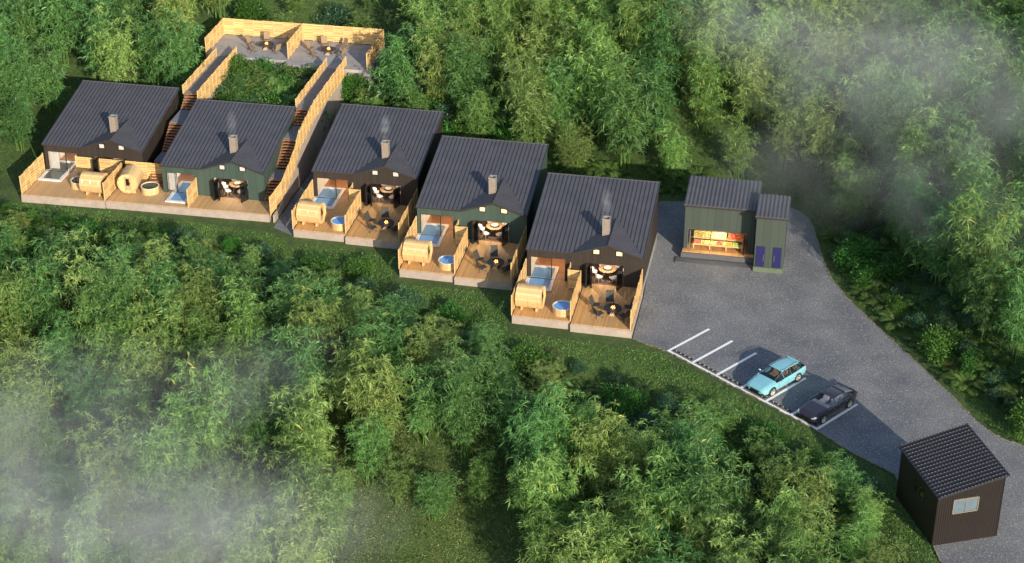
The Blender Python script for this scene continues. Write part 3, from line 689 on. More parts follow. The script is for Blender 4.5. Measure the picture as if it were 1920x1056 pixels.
# cabins 1 and 2 yard
fence('side_fence', [(-46.75, 6.6, 0), (-46.75, 11.5, 0)], 1.8, 'pale pine fence at the far left edge of the leftmost deck', group='pine fences beside the decks')
fence('divider_fence', [(-39.01, 6.75, 0), (-39.01, 11.45, 0)], 1.8, 'pine fence between the leftmost brown and leftmost green cabin decks', group='pine fences beside the decks')
fence('back_fence', [(-43.55, 11.5, 0), (-39.08, 11.5, 0)], 1.75, 'pine fence behind the barrel sauna in front of the leftmost brown cabin', group='pine fences behind the saunas')
fence('back_fence', [(-38.95, 11.5, 0), (-34.75, 11.5, 0)], 1.75, 'pine fence behind the front facing barrel sauna left of the green cabin', group='pine fences behind the saunas')
fence('screen_fence', [(-43.6, 11.62 - .1, 0), (-43.6, 12.6 - .9, 0)], 1.8, 'short pine screen piece by the pool of the leftmost brown cabin', group='short pine screens')
fence('divider_fence', [(-31.35, 6.95, 0), (-31.35, 9.3, 0)], 1.8, 'short pine divider fence right of the pool at the leftmost green cabin', group='pine fences beside the decks')
place(copy_tree(bs0), (-40.45, 8.15, 0), R(-2), 'pine barrel sauna lying sideways beside the fence at the leftmost deck', 'barrel saunas on the decks')
place(copy_tree(bs0), (-37.6, 9.4, 0), R(-82), 'pine barrel sauna with its round door end facing forward', 'barrel saunas on the decks')
ht1 = hot_tub(M['tubdark'], ''); place(ht1, (-42.35, 9.2, 0), 0, 'wooden hot tub with dark water half behind a barrel sauna', 'hot tubs with dark water')
place(copy_tree(ht1), (-35.75, 9.3, 0), .4, 'wooden hot tub with dark water left of the green cabin wall', 'hot tubs with dark water')
pg = water('still_grey_pool_water', (.10, .12, .11), .02, .03, 3)
place(pool(2.2, 4.1, pg), (-46.6, 9.6, .012), 0, 'plunge pool with still grey water at the leftmost brown cabin', 'plunge pools of the cabins')
place(pool(1.95, 4.1, M['poolwater']), (-33.75, 7.6, .012), 0, 'plunge pool beside the short divider fence at the leftmost green cabin', 'plunge pools of the cabins')

# ------------------------------------------------------------------ stairways
def stairway(x0, x1, ys_, yend, sidewall, label):
    """three flights, two landings and a ramp; profile (y,z)"""
    r = empty('outdoor_stairway', (x0, ys_, 0), 0, label, 'stairway', 'timber and concrete stairways up to the terrace')
    w = x1 - x0; prof = []
    def flight(y0, z0, y1, z1, n):
        for k in range(n):
            y = y0 + (y1 - y0) * (k + .5) / n; z = z0 + (z1 - z0) * (k + 1) / n
            MB().box(0.02, w - .02, y - .12, y + .12, z - .07, z).build('tread', M['tread'], r)
        MB().prism([(0.05, 0), (0.1, 0), (.1, 1), (.05, 1)], 0, 1)
        for xx in (.06, w - .1):
            MB().bar((xx, y0, z0 - .05), (xx, y1, z1 - .12), .05, .2).build('stringer', M['tread'], r)
    flight(0, 0, 2.0, 1.5, 8); flight(3.9, 1.6, 6.4, 3.35, 10); flight(9.3, 3.4, 10.8, 4.47, 6)
    for y0, y1, z in ((2.0, 3.9, 1.55), (6.4, 9.3, 3.4), (10.8, yend - ys_, 4.48)):
        MB().box(0, w, y0, y1, z - .16, z).build('landing_slab', M['walk'], r)
    return r
stairway(-25.15, -23.66, 9.0, 30.2, True, 'outdoor stairway climbing between the leftmost green cabin and the long fence')
stairway(-36.45, -34.85, 10.5, 30.6, False, 'outdoor stairway climbing between the leftmost brown and green cabins')
def profz(y, ys_):
    t = y - ys_
    pts = [(-9, 0), (0, 0), (2, 1.5), (3.9, 1.55), (6.4, 3.4), (9.3, 3.45), (10.8, 4.5), (40, 4.5)]
    for (a_, za), (b_, zb) in zip(pts[:-1], pts[1:]):
        if a_ <= t <= b_: return za + (zb - za) * (t - a_) / (b_ - a_)
# long fence right of the stairs of the green cabin, with its concrete wall
yy = [7.0, 9.0, 11.0, 12.9, 15.4, 18.3, 19.8, 30.6]
def smz(y, ys_): return (profz(y - .9, ys_) + profz(y, ys_) + profz(y + .9, ys_)) / 3
fence('stair_fence', [(-23.86 if y < 8 else -23.45, y, t_ - 1.85) for y, t_ in ((7.0, 1.75), (9.0, 2.2), (11.3, 2.8), (13.0, 3.35), (15.0, 4.55), (17.0, 4.9), (19.8, 5.4), (30.6, 5.4))], 1.85, 'long pine fence climbing on top of the concrete wall right of the stairway', group='pine fences along the stairways')
fence('stair_fence', [(-25.22, y, 4.48) for y in (19.9, 30.0)], .88, 'pine fence on the left side of the ramp behind the green cabin', group='pine fences along the stairways')
fence('stair_fence', [(-34.65, y, 3.6) for y in (19.8, 31.0)], 1.8, 'pine fence on the right side of the ramp behind the leftmost cabins', group='pine fences along the stairways')
fence('stair_fence', [(-36.52, y, 4.48) for y in (21.0, 30.4)], .88, 'pine fence on the left side of the ramp behind the leftmost brown cabin', group='pine fences along the stairways')
def retwall(x, ys_list, ys_, label, t=.18, drop=-1.2):
    r = MB()
    P_ = [(y, profz(y, ys_) - .01) for y in ys_list]
    for (y0, z0), (y1, z1) in zip(P_[:-1], P_[1:]):
        r.add([(x - t / 2, y0, drop), (x + t / 2, y0, drop), (x + t / 2, y1, drop), (x - t / 2, y1, drop), (x - t / 2, y0, z0), (x + t / 2, y0, z0), (x + t / 2, y1, z1), (x - t / 2, y1, z1)],
              [(3, 2, 1, 0), (4, 5, 6, 7), (0, 1, 5, 4), (1, 2, 6, 5), (2, 3, 7, 6), (3, 0, 4, 7)])
    o = r.build('retaining_wall', M['conc']); return tag(o, label, 'wall', 'concrete walls under the stairways')
retwall(-23.58, yy, 9., 'tall concrete wall under the long climbing fence right of the stairway')
retwall(-25.22, [19.95, 30.2], 9., 'concrete wall under the left ramp fence behind the green cabin')
retwall(-34.78, [19.8, 30.9], 8.9, 'concrete wall under the right ramp fence behind the leftmost cabins')
retwall(-36.52, [21.3, 30.6], 10.5, 'concrete wall under the left ramp fence behind the brown cabin')

# terrace
tr = empty('upper_terrace', (-29.4, 33, 4.5), 0, 'pale concrete terrace on the slope above the leftmost cabins', 'terrace')
MB().prism([(-8.3, -2.4), (-.02, -2.4), (-.02, -3.4), (8.35, -3.4), (8.35, 3.1), (-8.3, 3.1)], -.3, 0).build('floor_slab', M['slab'], tr)
MB().box(-8.2, 8.25, -2.3, 3.0, -5.5, -.3).build('retaining_base', M['concg'], tr)
fence('terrace_fence', [(-37.65, 36.05, 4.5), (-21.1, 36.15, 4.5)], 1.75, 'long pine fence at the back of the upper terrace', group='pine fences of the upper terrace')
fence('terrace_fence', [(-37.65, 30.65, 4.5), (-37.65, 35.95, 4.5)], 1.75, 'pine fence on the left side of the upper terrace', group='pine fences of the upper terrace')
fence('terrace_fence', [(-29.4, 31.0, 4.5), (-29.4, 35.95, 4.5)], 1.75, 'pine divider fence in the middle of the upper terrace', group='pine fences of the upper terrace')
fence('terrace_fence', [(-21.1, 29.7, 4.5), (-21.1, 36.05, 4.5)], 1.75, 'pine fence on the right side of the upper terrace', group='pine fences of the upper terrace')
ft1 = fire_table(M['fire2']); tch = deck_chair(M['chairtan'])
tch['category'] = 'chair'
fst = True
for side, tx, ty, spots in (('left', -32.35, 33.35, ((-34.0, 33.75, 'left of'), (-32.75, 34.75, 'behind'), (-30.9, 34.1, 'right of'), (-31.1, 32.5, 'at the front right of'), (-33.4, 32.2, 'at the front left of'))),
                            ('right', -25.95, 33.2, ((-27.75, 33.5, 'left of'), (-26.75, 34.75, 'behind'), (-24.9, 34.6, 'at the back right of'), (-24.55, 32.7, 'right of'), (-27.05, 32.0, 'at the front left of')))):
    place(ft1 if fst else copy_tree(ft1), (tx, ty, 4.5), 0, f'round dark fire table burning on the {side} half of the upper terrace', 'fire tables on the upper terrace')
    for cx, cy, wh in spots:
        o = tch if fst else copy_tree(tch); fst = False
        place(o, (cx, cy, 4.5), math.atan2(cy - ty, cx - tx) - pi / 2, f'tan lounge chair {wh} the fire table on the {side} terrace half', 'tan lounge chairs on the upper terrace')

# ------------------------------------------------------------------ fruit kiosk
kx, ky = 12.0, 8.0
k = empty('fruit_kiosk', (kx, ky, -.68), 0, 'grey green kiosk with open front full of fruit crates on the asphalt', 'kiosk')
KW, KD, KH0, KH1 = 5.85, 4.2, 4.75, 5.3
rz = lambda y: KH0 + (KH1 - KH0) * y / KD
mb = MB(); ow0, ow1, oz1 = .3, 5.35, 2.45
mb.box(0, ow0, 0, .15, 0, oz1); mb.box(ow1, KW, 0, .15, 0, oz1); mb.box(0, KW, 0, .15, oz1, KH0 - .12); mb.build('front_wall', M['kgreen'], k)
for x0 in (0, KW - .15):
    mb = MB(); mb.add([(x0, .15, 0), (x0 + .15, .15, 0), (x0 + .15, KD, 0), (x0, KD, 0), (x0, .15, rz(.15) - .12), (x0 + .15, .15, rz(.15) - .12), (x0 + .15, KD, rz(KD) - .12), (x0, KD, rz(KD) - .12)], [(3, 2, 1, 0), (4, 5, 6, 7), (0, 1, 5, 4), (1, 2, 6, 5), (2, 3, 7, 6), (3, 0, 4, 7)])
    mb.build('side_wall', M['kgreen'], k)
MB().box(.15, KW - .15, KD - .15, KD, 0, KH1 - .15).build('back_wall', M['kgreen'], k)
MB().box(.15, KW - .15, 1.9, 2.0, .55, 2.6).build('inner_wall', mat('kiosk_inside', (.12, .10, .08), .8), k)
def corrug(wd, dp, z0, z1, n, mname, over=.12):
    """ribbed sheet with real depth"""
    mb = MB(); xs_ = []; m_ = n * 8
    top = []
    for i in range(m_ + 1):
        x = -over + (wd + 2 * over) * i / m_; h = .055 * (1 if (i % 8) in (2, 3, 4) else 0) + .055 * (.5 if (i % 8) in (1, 5) else 0)
        top.append((x, h))
    v = [(x, -over, z0 + h) for x, h in top] + [(x, dp + over, z1 + h) for x, h in top] + [(x, -over, z0 - .05) for x, h in top] + [(x, dp + over, z1 - .05) for x, h in top]
    n_ = len(top); f = []
    for i in range(n_ - 1): f += [(i, i + 1, n_ + i + 1, n_ + i), (2 * n_ + i + 1, 2 * n_ + i, 3 * n_ + i, 3 * n_ + i + 1), (i, 2 * n_ + i, 2 * n_ + i + 1, i + 1), (n_ + i + 1, 3 * n_ + i + 1, 3 * n_ + i, n_ + i)]
    f += [(0, n_, 3 * n_, 2 * n_), (n_ - 1, 3 * n_ - 1, 4 * n_ - 1, 2 * n_ - 1)]
    return mb.add(v, f)
corrug(KW, KD, KH0 - .05, KH1 - .05, 18, '').build('roof', M['roof'], k)
MB().box(-.1, KW + .1, -.16, -.121, KH0 - .24, KH0 - .1).build('fascia', M['trim'], k)
MB().box(-.12, 5.95, -.75, .6, 0, .5).build('plinth', M['darkslab'], k)
MB().box(-.05, 5.9, -.55, 1.9, .5, .55).build('deck_boards', wood('kiosk_deck', (.55, .28, .10), .12, 'X', .2), k)
MB().box(-.5, 5.95, -1.65, -.75, 0, .1).build('apron', M['darkslab'], k)
for x in (.32, .55): MB().bar((x, -.02 if x < .5 else -.3, .55), (x, -.02 if x < .5 else -.3, 2.45), .07, .07).build('door_post', M['steel'], k)
for x in (5.05, 5.28): MB().bar((x, -.05 if x > 5.1 else -.3, .55), (x, -.05 if x > 5.1 else -.3, 2.45), .05, .05).build('door_post', M['black'], k)
# annex
an = empty('kiosk_annex', (18.02, 6.2, -.68), 0, 'tall narrow grey green annex with two navy doors beside the fruit kiosk', 'shed')
AW, AD, A0, A1 = 2.42, 3.2, 5.12, 5.5
mb = MB().add([(0, 0, 0), (AW, 0, 0), (AW, AD, 0), (0, AD, 0), (0, 0, A0 - .1), (AW, 0, A0 - .1), (AW, AD, A1 - .1), (0, AD, A1 - .1)], [(3, 2, 1, 0), (4, 5, 6, 7), (0, 1, 5, 4), (1, 2, 6, 5), (2, 3, 7, 6), (3, 0, 4, 7)])
mb.build('wall', M['kgreen'], an)
corrug(AW, AD, A0 - .04, A1 - .04, 8, '').build('roof', M['roof'], an)
MB().box(-.1, AW + .1, -.155, -.121, A0 - .22, A0 - .08).build('fascia', M['trim'], an)
MB().box(-.02, AW + .02, -.14, -.003, 0, .42).build('step', mat('pale_green_concrete', (.10, .13, .085), .85), an)
for x0, hx in ((.16, .60), (1.52, .12)):
    d = MB().box(x0, x0 + .70, -.05, -.003, .46, 2.32).build('door', M['navy'], an)
    MB().bar((x0 + hx, -.09, 1.0), (x0 + hx, -.09, 1.6), .04, .04).build('handle', M['steel'], d)
# shelf with crates
tb = empty('display_bench', (12.75, 8.15, -.13), 0, 'long pale timber display bench under the fruit crates', 'bench')
MB().box(0, 4.2, -.05, .5, .38, .44).build('bench_top', M['pinepost'], tb)
MB().box(0, 4.2, .55, 1.05, .76, .82).build('upper_shelf', M['pinepost'], tb)
for x in (.05, 1.42, 2.78, 4.1):
    MB().box(x, x + .07, -.03, .04, 0, .38).build('leg', M['pinepost'], tb); MB().box(x, x + .07, .95, 1.02, 0, .76).build('leg', M['pinepost'], tb)
fc = {'red': mat('red_fruit', (.62, .05, .03), .35, 0, .2), 'yellow': mat('yellow_fruit', (.78, .60, .10), .4, 0, .15), 'green': mat('green_fruit', (.22, .50, .06), .4, 0, .2), 'pink': mat('rosy_fruit', (.70, .22, .16), .4, 0, .25), 'cream': mat('pale_fruit', (.80, .72, .38), .4, 0, .1), 'orange': mat('orange_fruit', (.85, .35, .05), .4, 0, .1)}
def crate(cx, cy, cz, w, d, tilt, cols_, lab, h=.2):
    r = empty('fruit_crate', (cx, cy, cz), 0, lab + ' crate', 'crate', 'fruit crates in the kiosk'); r.rotation_euler.x = tilt
    MB().box(-w / 2, w / 2, -d / 2, d / 2, 0, .02).build('bottom', M['pinepost'], r)
    MB().box(-w / 2, w / 2, -d / 2 - .015, -d / 2, 0, h * .8).box(-w / 2, w / 2, d / 2, d / 2 + .015, 0, h).box(-w / 2, -w / 2 + .015, -d / 2, d / 2, 0, h).box(w / 2 - .015, w / 2, -d / 2, d / 2, 0, h).build('side_boards', M['pinepost'], r)
    mb = MB(); nx_ = int(w / .082); ny_ = int(d / .082)
    for i in range(nx_):
        for j in range(ny_):
            x = -w / 2 + .05 + (w - .1) * i / max(1, nx_ - 1); y = -d / 2 + .05 + (d - .1) * j / max(1, ny_ - 1)
            mb.blob((x + random.uniform(-.012, .012), y + random.uniform(-.012, .012), h - .02 + random.uniform(-.015, .03)), .045, 7, 5, mi=random.choice(range(len(cols_))))
    o = mb.build('fruit_heap', [fc[c] for c in cols_], None, True); o.location = (cx, cy, cz + .0); o.rotation_euler.x = tilt
    tag(o, 'fruit heap in the ' + lab.replace('timber fruit ', '').replace(' in its', '').rstrip(',').replace(' crate,', ' crate at the') , 'fruit', 'heaps of fruit in the kiosk crates')
crate(13.45, 8.95, .72, 1.35, .62, R(28), ['red', 'green', 'cream', 'green', 'pink'], 'large red and green timber fruit crate, upper left', .22)
crate(14.85, 8.95, .72, 1.25, .62, R(28), ['cream', 'yellow', 'green', 'cream'], 'large pale yellow timber fruit crate, upper middle', .22)
crate(16.27, 8.95, .72, 1.25, .62, R(28), ['red', 'red', 'orange', 'red', 'pink'], 'large bright red timber fruit crate, upper right', .22)
low = [('pink', .56), ('yellow', .26), ('yellow', .5), ('green', .5), ('pink', .5), ('yellow', .28), ('orange', .5), ('green', .5)]
wh8 = ['rosy timber fruit crate at the left end of the lower row,', 'small yellow timber fruit crate second from the left below,', 'yellow timber fruit crate third from the left below,', 'green timber fruit crate left of the middle below,', 'rosy timber fruit crate right of the middle below,', 'small yellow timber fruit crate third from the right below,', 'orange timber fruit crate second from the right below,', 'green timber fruit crate at the right end of the lower row,']
x = 12.82
for (c, w_), lab in zip(low, wh8):
    crate(x + w_ / 2, 8.32, .33, w_ - .03, .42, R(15), [c, c, {'pink': 'red', 'yellow': 'cream', 'green': 'cream', 'orange': 'yellow'}[c]], lab + ' in its', .17); x += w_ + .02
l = bpy.data.lights.new('kiosk_light', 'POINT'); o = bpy.data.objects.new('kiosk_light', l); col.objects.link(o); o.location = (14.9, 8.55, 1.55); l.energy = 130; l.color = (1, .80, .55); l.shadow_soft_size = .3
lt = empty('strip_lamp', (14.9, 8.6, 1.74), 0, 'glowing strip lamp under the lintel inside the fruit kiosk', 'lamp'); MB().box(-1.6, 1.6, -.04, .04, 0, .05).build('housing', M['steel'], lt); MB().box(-1.55, 1.55, -.03, .03, -.03, 0).build('tube', M['lampw'], lt)

# ------------------------------------------------------------------ gatehouse
gA, gB = Vector((29.94, -23.65)), Vector((32.37, -28.98)); gx_ = (gB - gA).normalized(); GL = 5.9; ang = math.atan2(gx_.y, gx_.x)
g = empty('gatehouse', (29.94, -23.65, -.68), ang, 'dark brown corrugated gatehouse with sloping roof at the bottom right', 'shed')
# local: x from A to B (front), y to the right-back side (towards C/D)
GW = 4.55; h0, h1 = 3.95, 4.95; T = .12
lz = lambda y: h0 + (h1 - h0) * y / GW - .1
def cwall(pts_fn, u0, u1, holes, ztop, thick_dir, name, period=.16):
    """corrugated wall: vertical ribs as geometry. pts_fn(u, depth)->(x,y)"""
    mb = MB(); n = int((u1 - u0) / (period / 4)); us = [u0 + (u1 - u0) * i / n for i in range(n + 1)]
    cuts = sorted(set([h[0] for h in holes] + [h[1] for h in holes]))
    for a_, b_ in zip(us[:-1], us[1:]):
        m_ = (a_ + b_) / 2; ia = us.index(a_)
        da = .028 * (1 if (ia % 4) in (1, 2) else 0); db = .028 * (1 if ((ia + 1) % 4) in (1, 2) else 0)
        lo = 0; segs = []
        for hu0, hu1, hz0, hz1 in holes:
            if hu0 <= m_ <= hu1: segs.append((lo, hz0)); lo = hz1
        segs.append((lo, None))
        for z0, z1 in segs:
            pa, pb = pts_fn(a_, da), pts_fn(b_, db); za, zb = (ztop(a_), ztop(b_)) if z1 is None else (z1, z1)
            qa, qb = pts_fn(a_, -T), pts_fn(b_, -T)
            mb.add([(*pa, z0), (*pb, z0), (*pb, zb), (*pa, za), (*qa, z0), (*qb, z0), (*qb, zb), (*qa, za)], [(0, 1, 2, 3), (7, 6, 5, 4), (4, 5, 1, 0), (3, 2, 6, 7), (0, 3, 7, 4), (1, 5, 6, 2)])
    return mb.build(name, M['gate'], g)
cwall(lambda u, d: (u, -d), T, GL - T, [(2.35, 3.95, 2.2, 3.1)], lambda u: lz(0), None, 'left_wall')
cwall(lambda u, d: (GL + d - T, u), 0, GW, [(1.08, 2.85, 2.38, 3.5)], lambda u: lz(u), None, 'front_wall')
cwall(lambda u, d: (T - d, GW - u), 0, GW, [], lambda u: lz(GW - u), None, 'rear_wall')
cwall(lambda u, d: (GL - u, GW + d), T, GL - T, [], lambda u: lz(GW), None, 'right_wall')
mb = MB(); n = 17
v = []
mb.prism([(-.12, -.15), (GL + .12, -.15), (GL + .12, GW + .15), (-.12, GW + .15)], lambda x, y: h0 + (h1 - h0) * y / GW - .08, lambda x, y: h0 + (h1 - h0) * y / GW)
ghi = MB()
for i in range(n + 1):
    x = -.08 + (GL + .16) * i / n; mb.bar((x, -.15, h0 + (h1 - h0) * (-.15) / GW + .02), (x, GW + .15, h0 + (h1 - h0) * (GW + .15) / GW + .02), .06, .06)
mb.build('roof', M['roof2'], g)
sn = MB()
for i in range(n + 1):
    x = -.08 + (GL + .16) * i / n
    for j in range(20):
        y = .0 + j * (GW / 20) + .06; sn.box(x - .007, x + .007, y, y + .09, h0 + (h1 - h0) * y / GW + .045, h0 + (h1 - h0) * (y + .1) / GW + .062)
sn.build('screw_row', mat('pale_fixings', (.20, .19, .17), .5), g)
def gwin(P_, fm, pm):
    (ax, ay), (bx, by), z0, z1 = P_; a_ = Vector((ax, ay, 0)); b_ = Vector((bx, by, 0)); mb = MB(); Z0 = Vector((0, 0, z0)); Z1 = Vector((0, 0, z1)); m_ = (a_ + b_) / 2
    mb.bar(a_ + Z0, b_ + Z0, .12, .06); mb.bar(a_ + Z1, b_ + Z1, .12, .06)
    for q in (a_, b_): mb.bar(q + Z0, q + Z1, .12, .06)
    mb.bar(m_ + Z0, m_ + Z1, .09, .04)
    o = mb.build('window', fm, g); MB().bar(a_ + (Z0 + Z1) / 2, b_ + (Z0 + Z1) / 2, .02, z1 - z0).build('pane', pm, o)
al = mat('pale_window_frame', (.20, .165, .125), .45)
gwin(((GL - T + .02, 1.1), (GL - T + .02, 2.83), 2.41, 3.47), al, mat('blue_grey_frosted_pane', (.10, .14, .17), .3))
gwin(((2.4, -.0), (3.9, -.0), 2.25, 3.05), M['black'], glass('gate_glass', (.6, .6, .55)))
MB().box(T, GL - T, T, GW - T, .0, .05).build('floor', M['dfloor'], g)
MB().box(T + .01, GL - T - .16, 2.6, 2.65, .05, 3.9).build('inner_wall', M['cream'], g)
l = bpy.data.lights.new('gate_light', 'POINT'); o = bpy.data.objects.new('gate_light', l); col.objects.link(o); l.energy = 35; l.color = (1, .75, .5); l.shadow_soft_size = .2
qv = Matrix.Rotation(ang, 4, 'Z') @ Vector((3.2, 1.3, 3.2)); o.location = (29.94 + qv.x, -23.65 + qv.y, -.68 + qv.z)

# ------------------------------------------------------------------ cars
def car(kind, paint, label, seatm, loc, rz):
    r = empty('parked_car', loc, rz, label, 'car', 'parked cars')
    est = kind == 'estate'
    if est:
        S = [(0.00, .62, .42, .60, .50, .66, .68), (0.10, .80, .30, .66, .60, .73, .76), (.40, .92, .26, .76, .68, .86, .89), (.95, .965, .25, .85, .70, .93, .96), (1.36, .97, .24, .92, .70, 1.00, 1.03),
             (2.28, .975, .24, .95, .57, 1.34, 1.40), (2.60, .975, .24, .96, .58, 1.39, 1.45), (3.10, .975, .24, .97, .58, 1.40, 1.46), (3.70, .975, .25, .99, .56, 1.36, 1.42), (4.10, .965, .27, 1.01, .54, 1.31, 1.37),
             (4.34, .955, .28, 1.02, .52, 1.25, 1.31), (4.78, .91, .32, .98, .66, 1.03, 1.05), (4.90, .84, .36, .84, .62, .94, .97), (4.96, .74, .45, .70, .55, .80, .82)]
        wi, ri = (4, 5), (10, 11)
    else:
        S = [(0.00, .60, .42, .58, .50, .64, .66), (0.10, .78, .30, .64, .60, .70, .73), (.40, .91, .26, .74, .68, .83, .86), (.95, .955, .25, .83, .70, .91, .94), (1.50, .96, .24, .90, .72, .98, 1.01),
             (2.35, .965, .24, .93, .60, 1.32, 1.37), (2.70, .965, .24, .94, .61, 1.37, 1.42), (3.10, .965, .24, .95, .61, 1.37, 1.42), (3.55, .965, .25, .96, .60, 1.33, 1.38), (3.80, .96, .26, .965, .58, 1.27, 1.32),
             (4.55, .93, .28, .97, .66, 1.06, 1.09), (4.86, .88, .32, .95, .66, 1.00, 1.03), (4.97, .80, .38, .80, .62, .88, .90), (5.02, .72, .45, .66, .55, .74, .76)]
        wi, ri = (4, 5), (9, 10)
    def prof(s_):
        x, hw, zl, zb, hr, zr, zt = s_
        return [(x, hw * .86, zl - .02), (x, hw * .97, zl + .08), (x, hw, (zl + zb) * .5 - .02), (x, hw * .985, zb - .10), (x, hw * .955, zb), (x, hr + .02, zr), (x, hr * .82, zr * .25 + zt * .75), (x, hr * .4, zt - .006), (x, 0, zt)]
    P_ = [prof(s_) for s_ in S]; n = len(P_[0])
    body = MB(); side_g = MB(); ws_g = MB(); rw_g = MB()
    def addq(mb, q, flip):
        mb.add(q if not flip else q[::-1], [(0, 1, 2, 3)])
    for sgn in (-1, 1):
        for i in range(len(S) - 1):
            for j in range(n - 1):
                q = [(P_[a_][b_][0], sgn * P_[a_][b_][1], P_[a_][b_][2]) for a_, b_ in ((i, j), (i + 1, j), (i + 1, j + 1), (i, j + 1))]
                tgt = body
                if i == wi[0] and j >= 5: tgt = ws_g
                elif i == ri[0] and j >= 5: tgt = rw_g
                elif j == 4 and wi[0] <= i <= ri[0] - (0 if est else 0): tgt = side_g
                if tgt is body: addq(body, q, sgn > 0)
                else:
                    C_ = [sum(p[t] for p in q) / 4 for t in range(3)]
                    if tgt is side_g:
                        mg = .06
                        qq = [tuple(p[t] + (C_[t] - p[t]) * mg for t in range(3)) for p in q]
                        addq(side_g, qq, sgn > 0)
                        for a_, b_ in ((0, 1), (1, 2), (2, 3), (3, 0)):
                            if i in (wi[0], 6, 8, ri[0]) or a_ in (0, 2): addq(body, [q[a_], q[b_], qq[b_], qq[a_]], sgn > 0)
                            else: addq(side_g, [q[a_], q[b_], qq[b_], qq[a_]], sgn > 0)
                    else: addq(tgt, q, sgn > 0)
    # front and rear caps
    for idx_, fl in ((0, False), (-1, True)):
        ring = [(p[0], p[1], p[2]) for p in P_[idx_]] + [(p[0], -p[1], p[2]) for p in P_[idx_][-2::-1]]
        body.add(ring if not fl else ring[::-1], [tuple(range(len(ring)))])
    bo = body.build('body', paint, r, True)
    fl = MB(); fl.add([(S[0][0] + .2, -.7, .2), (S[-1][0] - .2, -.7, .2), (S[-1][0] - .2, .7, .2), (S[0][0] + .2, .7, .2)], [(0, 1, 2, 3)]); fl.build('underbody', M['rubber'], r)
    gm_ = M['carglass']
    for s0 in (-1, 1):
        sg = MB(); 
        for f_ in side_g.f:
            pts_ = [side_g.v[i_] for i_ in f_]
            if sum(p_[1] for p_ in pts_) * s0 > 0: sg.add(pts_, [tuple(range(len(pts_)))])
        sg.build('side_window', gm_, r)
    ws_g.build('windscreen', gm_, r); rw_g.build('rear_window', gm_ if est else M['skysheen'], r)
    # black pillars
    mb = MB()
    for sgn in (-1, 1):
        for i in (6, 8):
            a_ = P_[i][4]; b_ = P_[i][5]; mb.bar((a_[0], sgn * (a_[1] + .004), a_[2]), (b_[0], sgn * (b_[1] + .006), b_[2]), .02, .09, up=(1, 0, 0))
    mb.build('pillar', M['rubber'], r)
    # interior
    for sx in ((2.35, 3.35) if est else (2.3, 2.95)):
        for sy in (-.36, .36):
            st = MB().box(sx - .05, sx + .5, sy - .25, sy + .25, .45, .66); st.add([(sx + .42, sy - .24, .6), (sx + .42, sy + .24, .6), (sx + .66, sy + .2, 1.16), (sx + .66, sy - .2, 1.16), (sx + .56, sy - .24, .6), (sx + .56, sy + .24, .6), (sx + .76, sy + .2, 1.16), (sx + .76, sy - .2, 1.16)], [(0, 1, 2, 3), (7, 6, 5, 4), (3, 2, 6, 7), (0, 3, 7, 4), (1, 5, 6, 2)])
            (st.box(sx + .62, sx + .74, sy - .12, sy + .12, 1.17, 1.29) if est or sx < 3 else 0); st.build('seat', seatm, r)
    if not est: MB().box(3.62, 4.6, -.62, .62, .86, .93).build('parcel_shelf', seatm, r)
    MB().box(1.55, 1.95, -.72, .72, .80, .94).build('dashboard', M['dash'] if est else seatm, r)
    # wheels
    for x in (.93, 3.86 if est else 3.95):
        for sgn in (-1, 1):
            ar = MB(); nn = 22
            for kk in range(nn):
                a0, a1 = pi * (kk / nn) - .12, pi * ((kk + 1) / nn) - .12
                if a1 > pi + .12: break
                y_ = sgn * .972
                ar.add([(x, y_, .36), (x + .415 * math.cos(a0), y_, .36 + .415 * math.sin(a0)), (x + .415 * math.cos(a1), y_, .36 + .415 * math.sin(a1))], [(0, 1, 2) if sgn < 0 else (2, 1, 0)])
            ar.build('wheel_arch', M['rubber'], r)
            wb = MB(); prof_ = [(.20, -.10), (.33, -.11), (.355, -.07), (.355, .07), (.33, .11), (.26, .11), (.25, .07)]
            wb.lathe(prof_, 24); wb.xf(Matrix.Translation((x, sgn * .90, .355)) @ Matrix.Rotation(-sgn * pi / 2, 4, 'X'))
            wo = wb.build('wheel', M['rubber'], r, True)
            rb = MB(); rb.lathe([(.26, .10), (.24, .108), (.235, .06), (.0, .04)], 24)
            for q in range(5):
                a_ = 2 * pi * q / 5
                for da in (-.16, .16): rb.bar((.05 * math.cos(a_), .05 * math.sin(a_), .10), (.245 * math.cos(a_ + da), .245 * math.sin(a_ + da), .10), .035, .03)
            rb.lathe([(.0, .125), (.06, .12), (.07, .09)], 12)
            rb.xf(Matrix.Translation((x, sgn * .90, .355)) @ Matrix.Rotation(-sgn * pi / 2, 4, 'X')); rb.build('rim', M['rim'], wo)
    # front
    MB().add([(-.012, -.42, .58), (-.012, .42, .58), (-.005, .36, .30), (-.005, -.36, .30), (.05, -.42, .58), (.05, .42, .58), (.05, .36, .30), (.05, -.36, .30)], [(0, 3, 2, 1), (0, 1, 5, 4), (3, 7, 6, 2), (0, 4, 7, 3), (1, 2, 6, 5)]).build('grille', M['black'], r)
    for sgn in (-1, 1):
        MB().add([(.0, sgn * .50, .60), (.105, sgn * .775, .655), (.30, sgn * .875, .715), (.26, sgn * .74, .745), (.05, sgn * .52, .665)], [(0, 1, 2, 3, 4) if sgn < 0 else (4, 3, 2, 1, 0)]).xf(Matrix.Translation((-.012, sgn * .008, .004))).build('headlight', M['headl'], r)
        MB().box(-.008 + .02, .10, sgn * .70 - .12, sgn * .70 + .12, .32, .44).build('air_intake', M['black'], r)
        x_ = S[-2][0]; MB().bar((x_ + .02, sgn * .60, .80), (x_ - .06, sgn * .87, .82), .10, .10).build('tail_light', M['taill'], r)
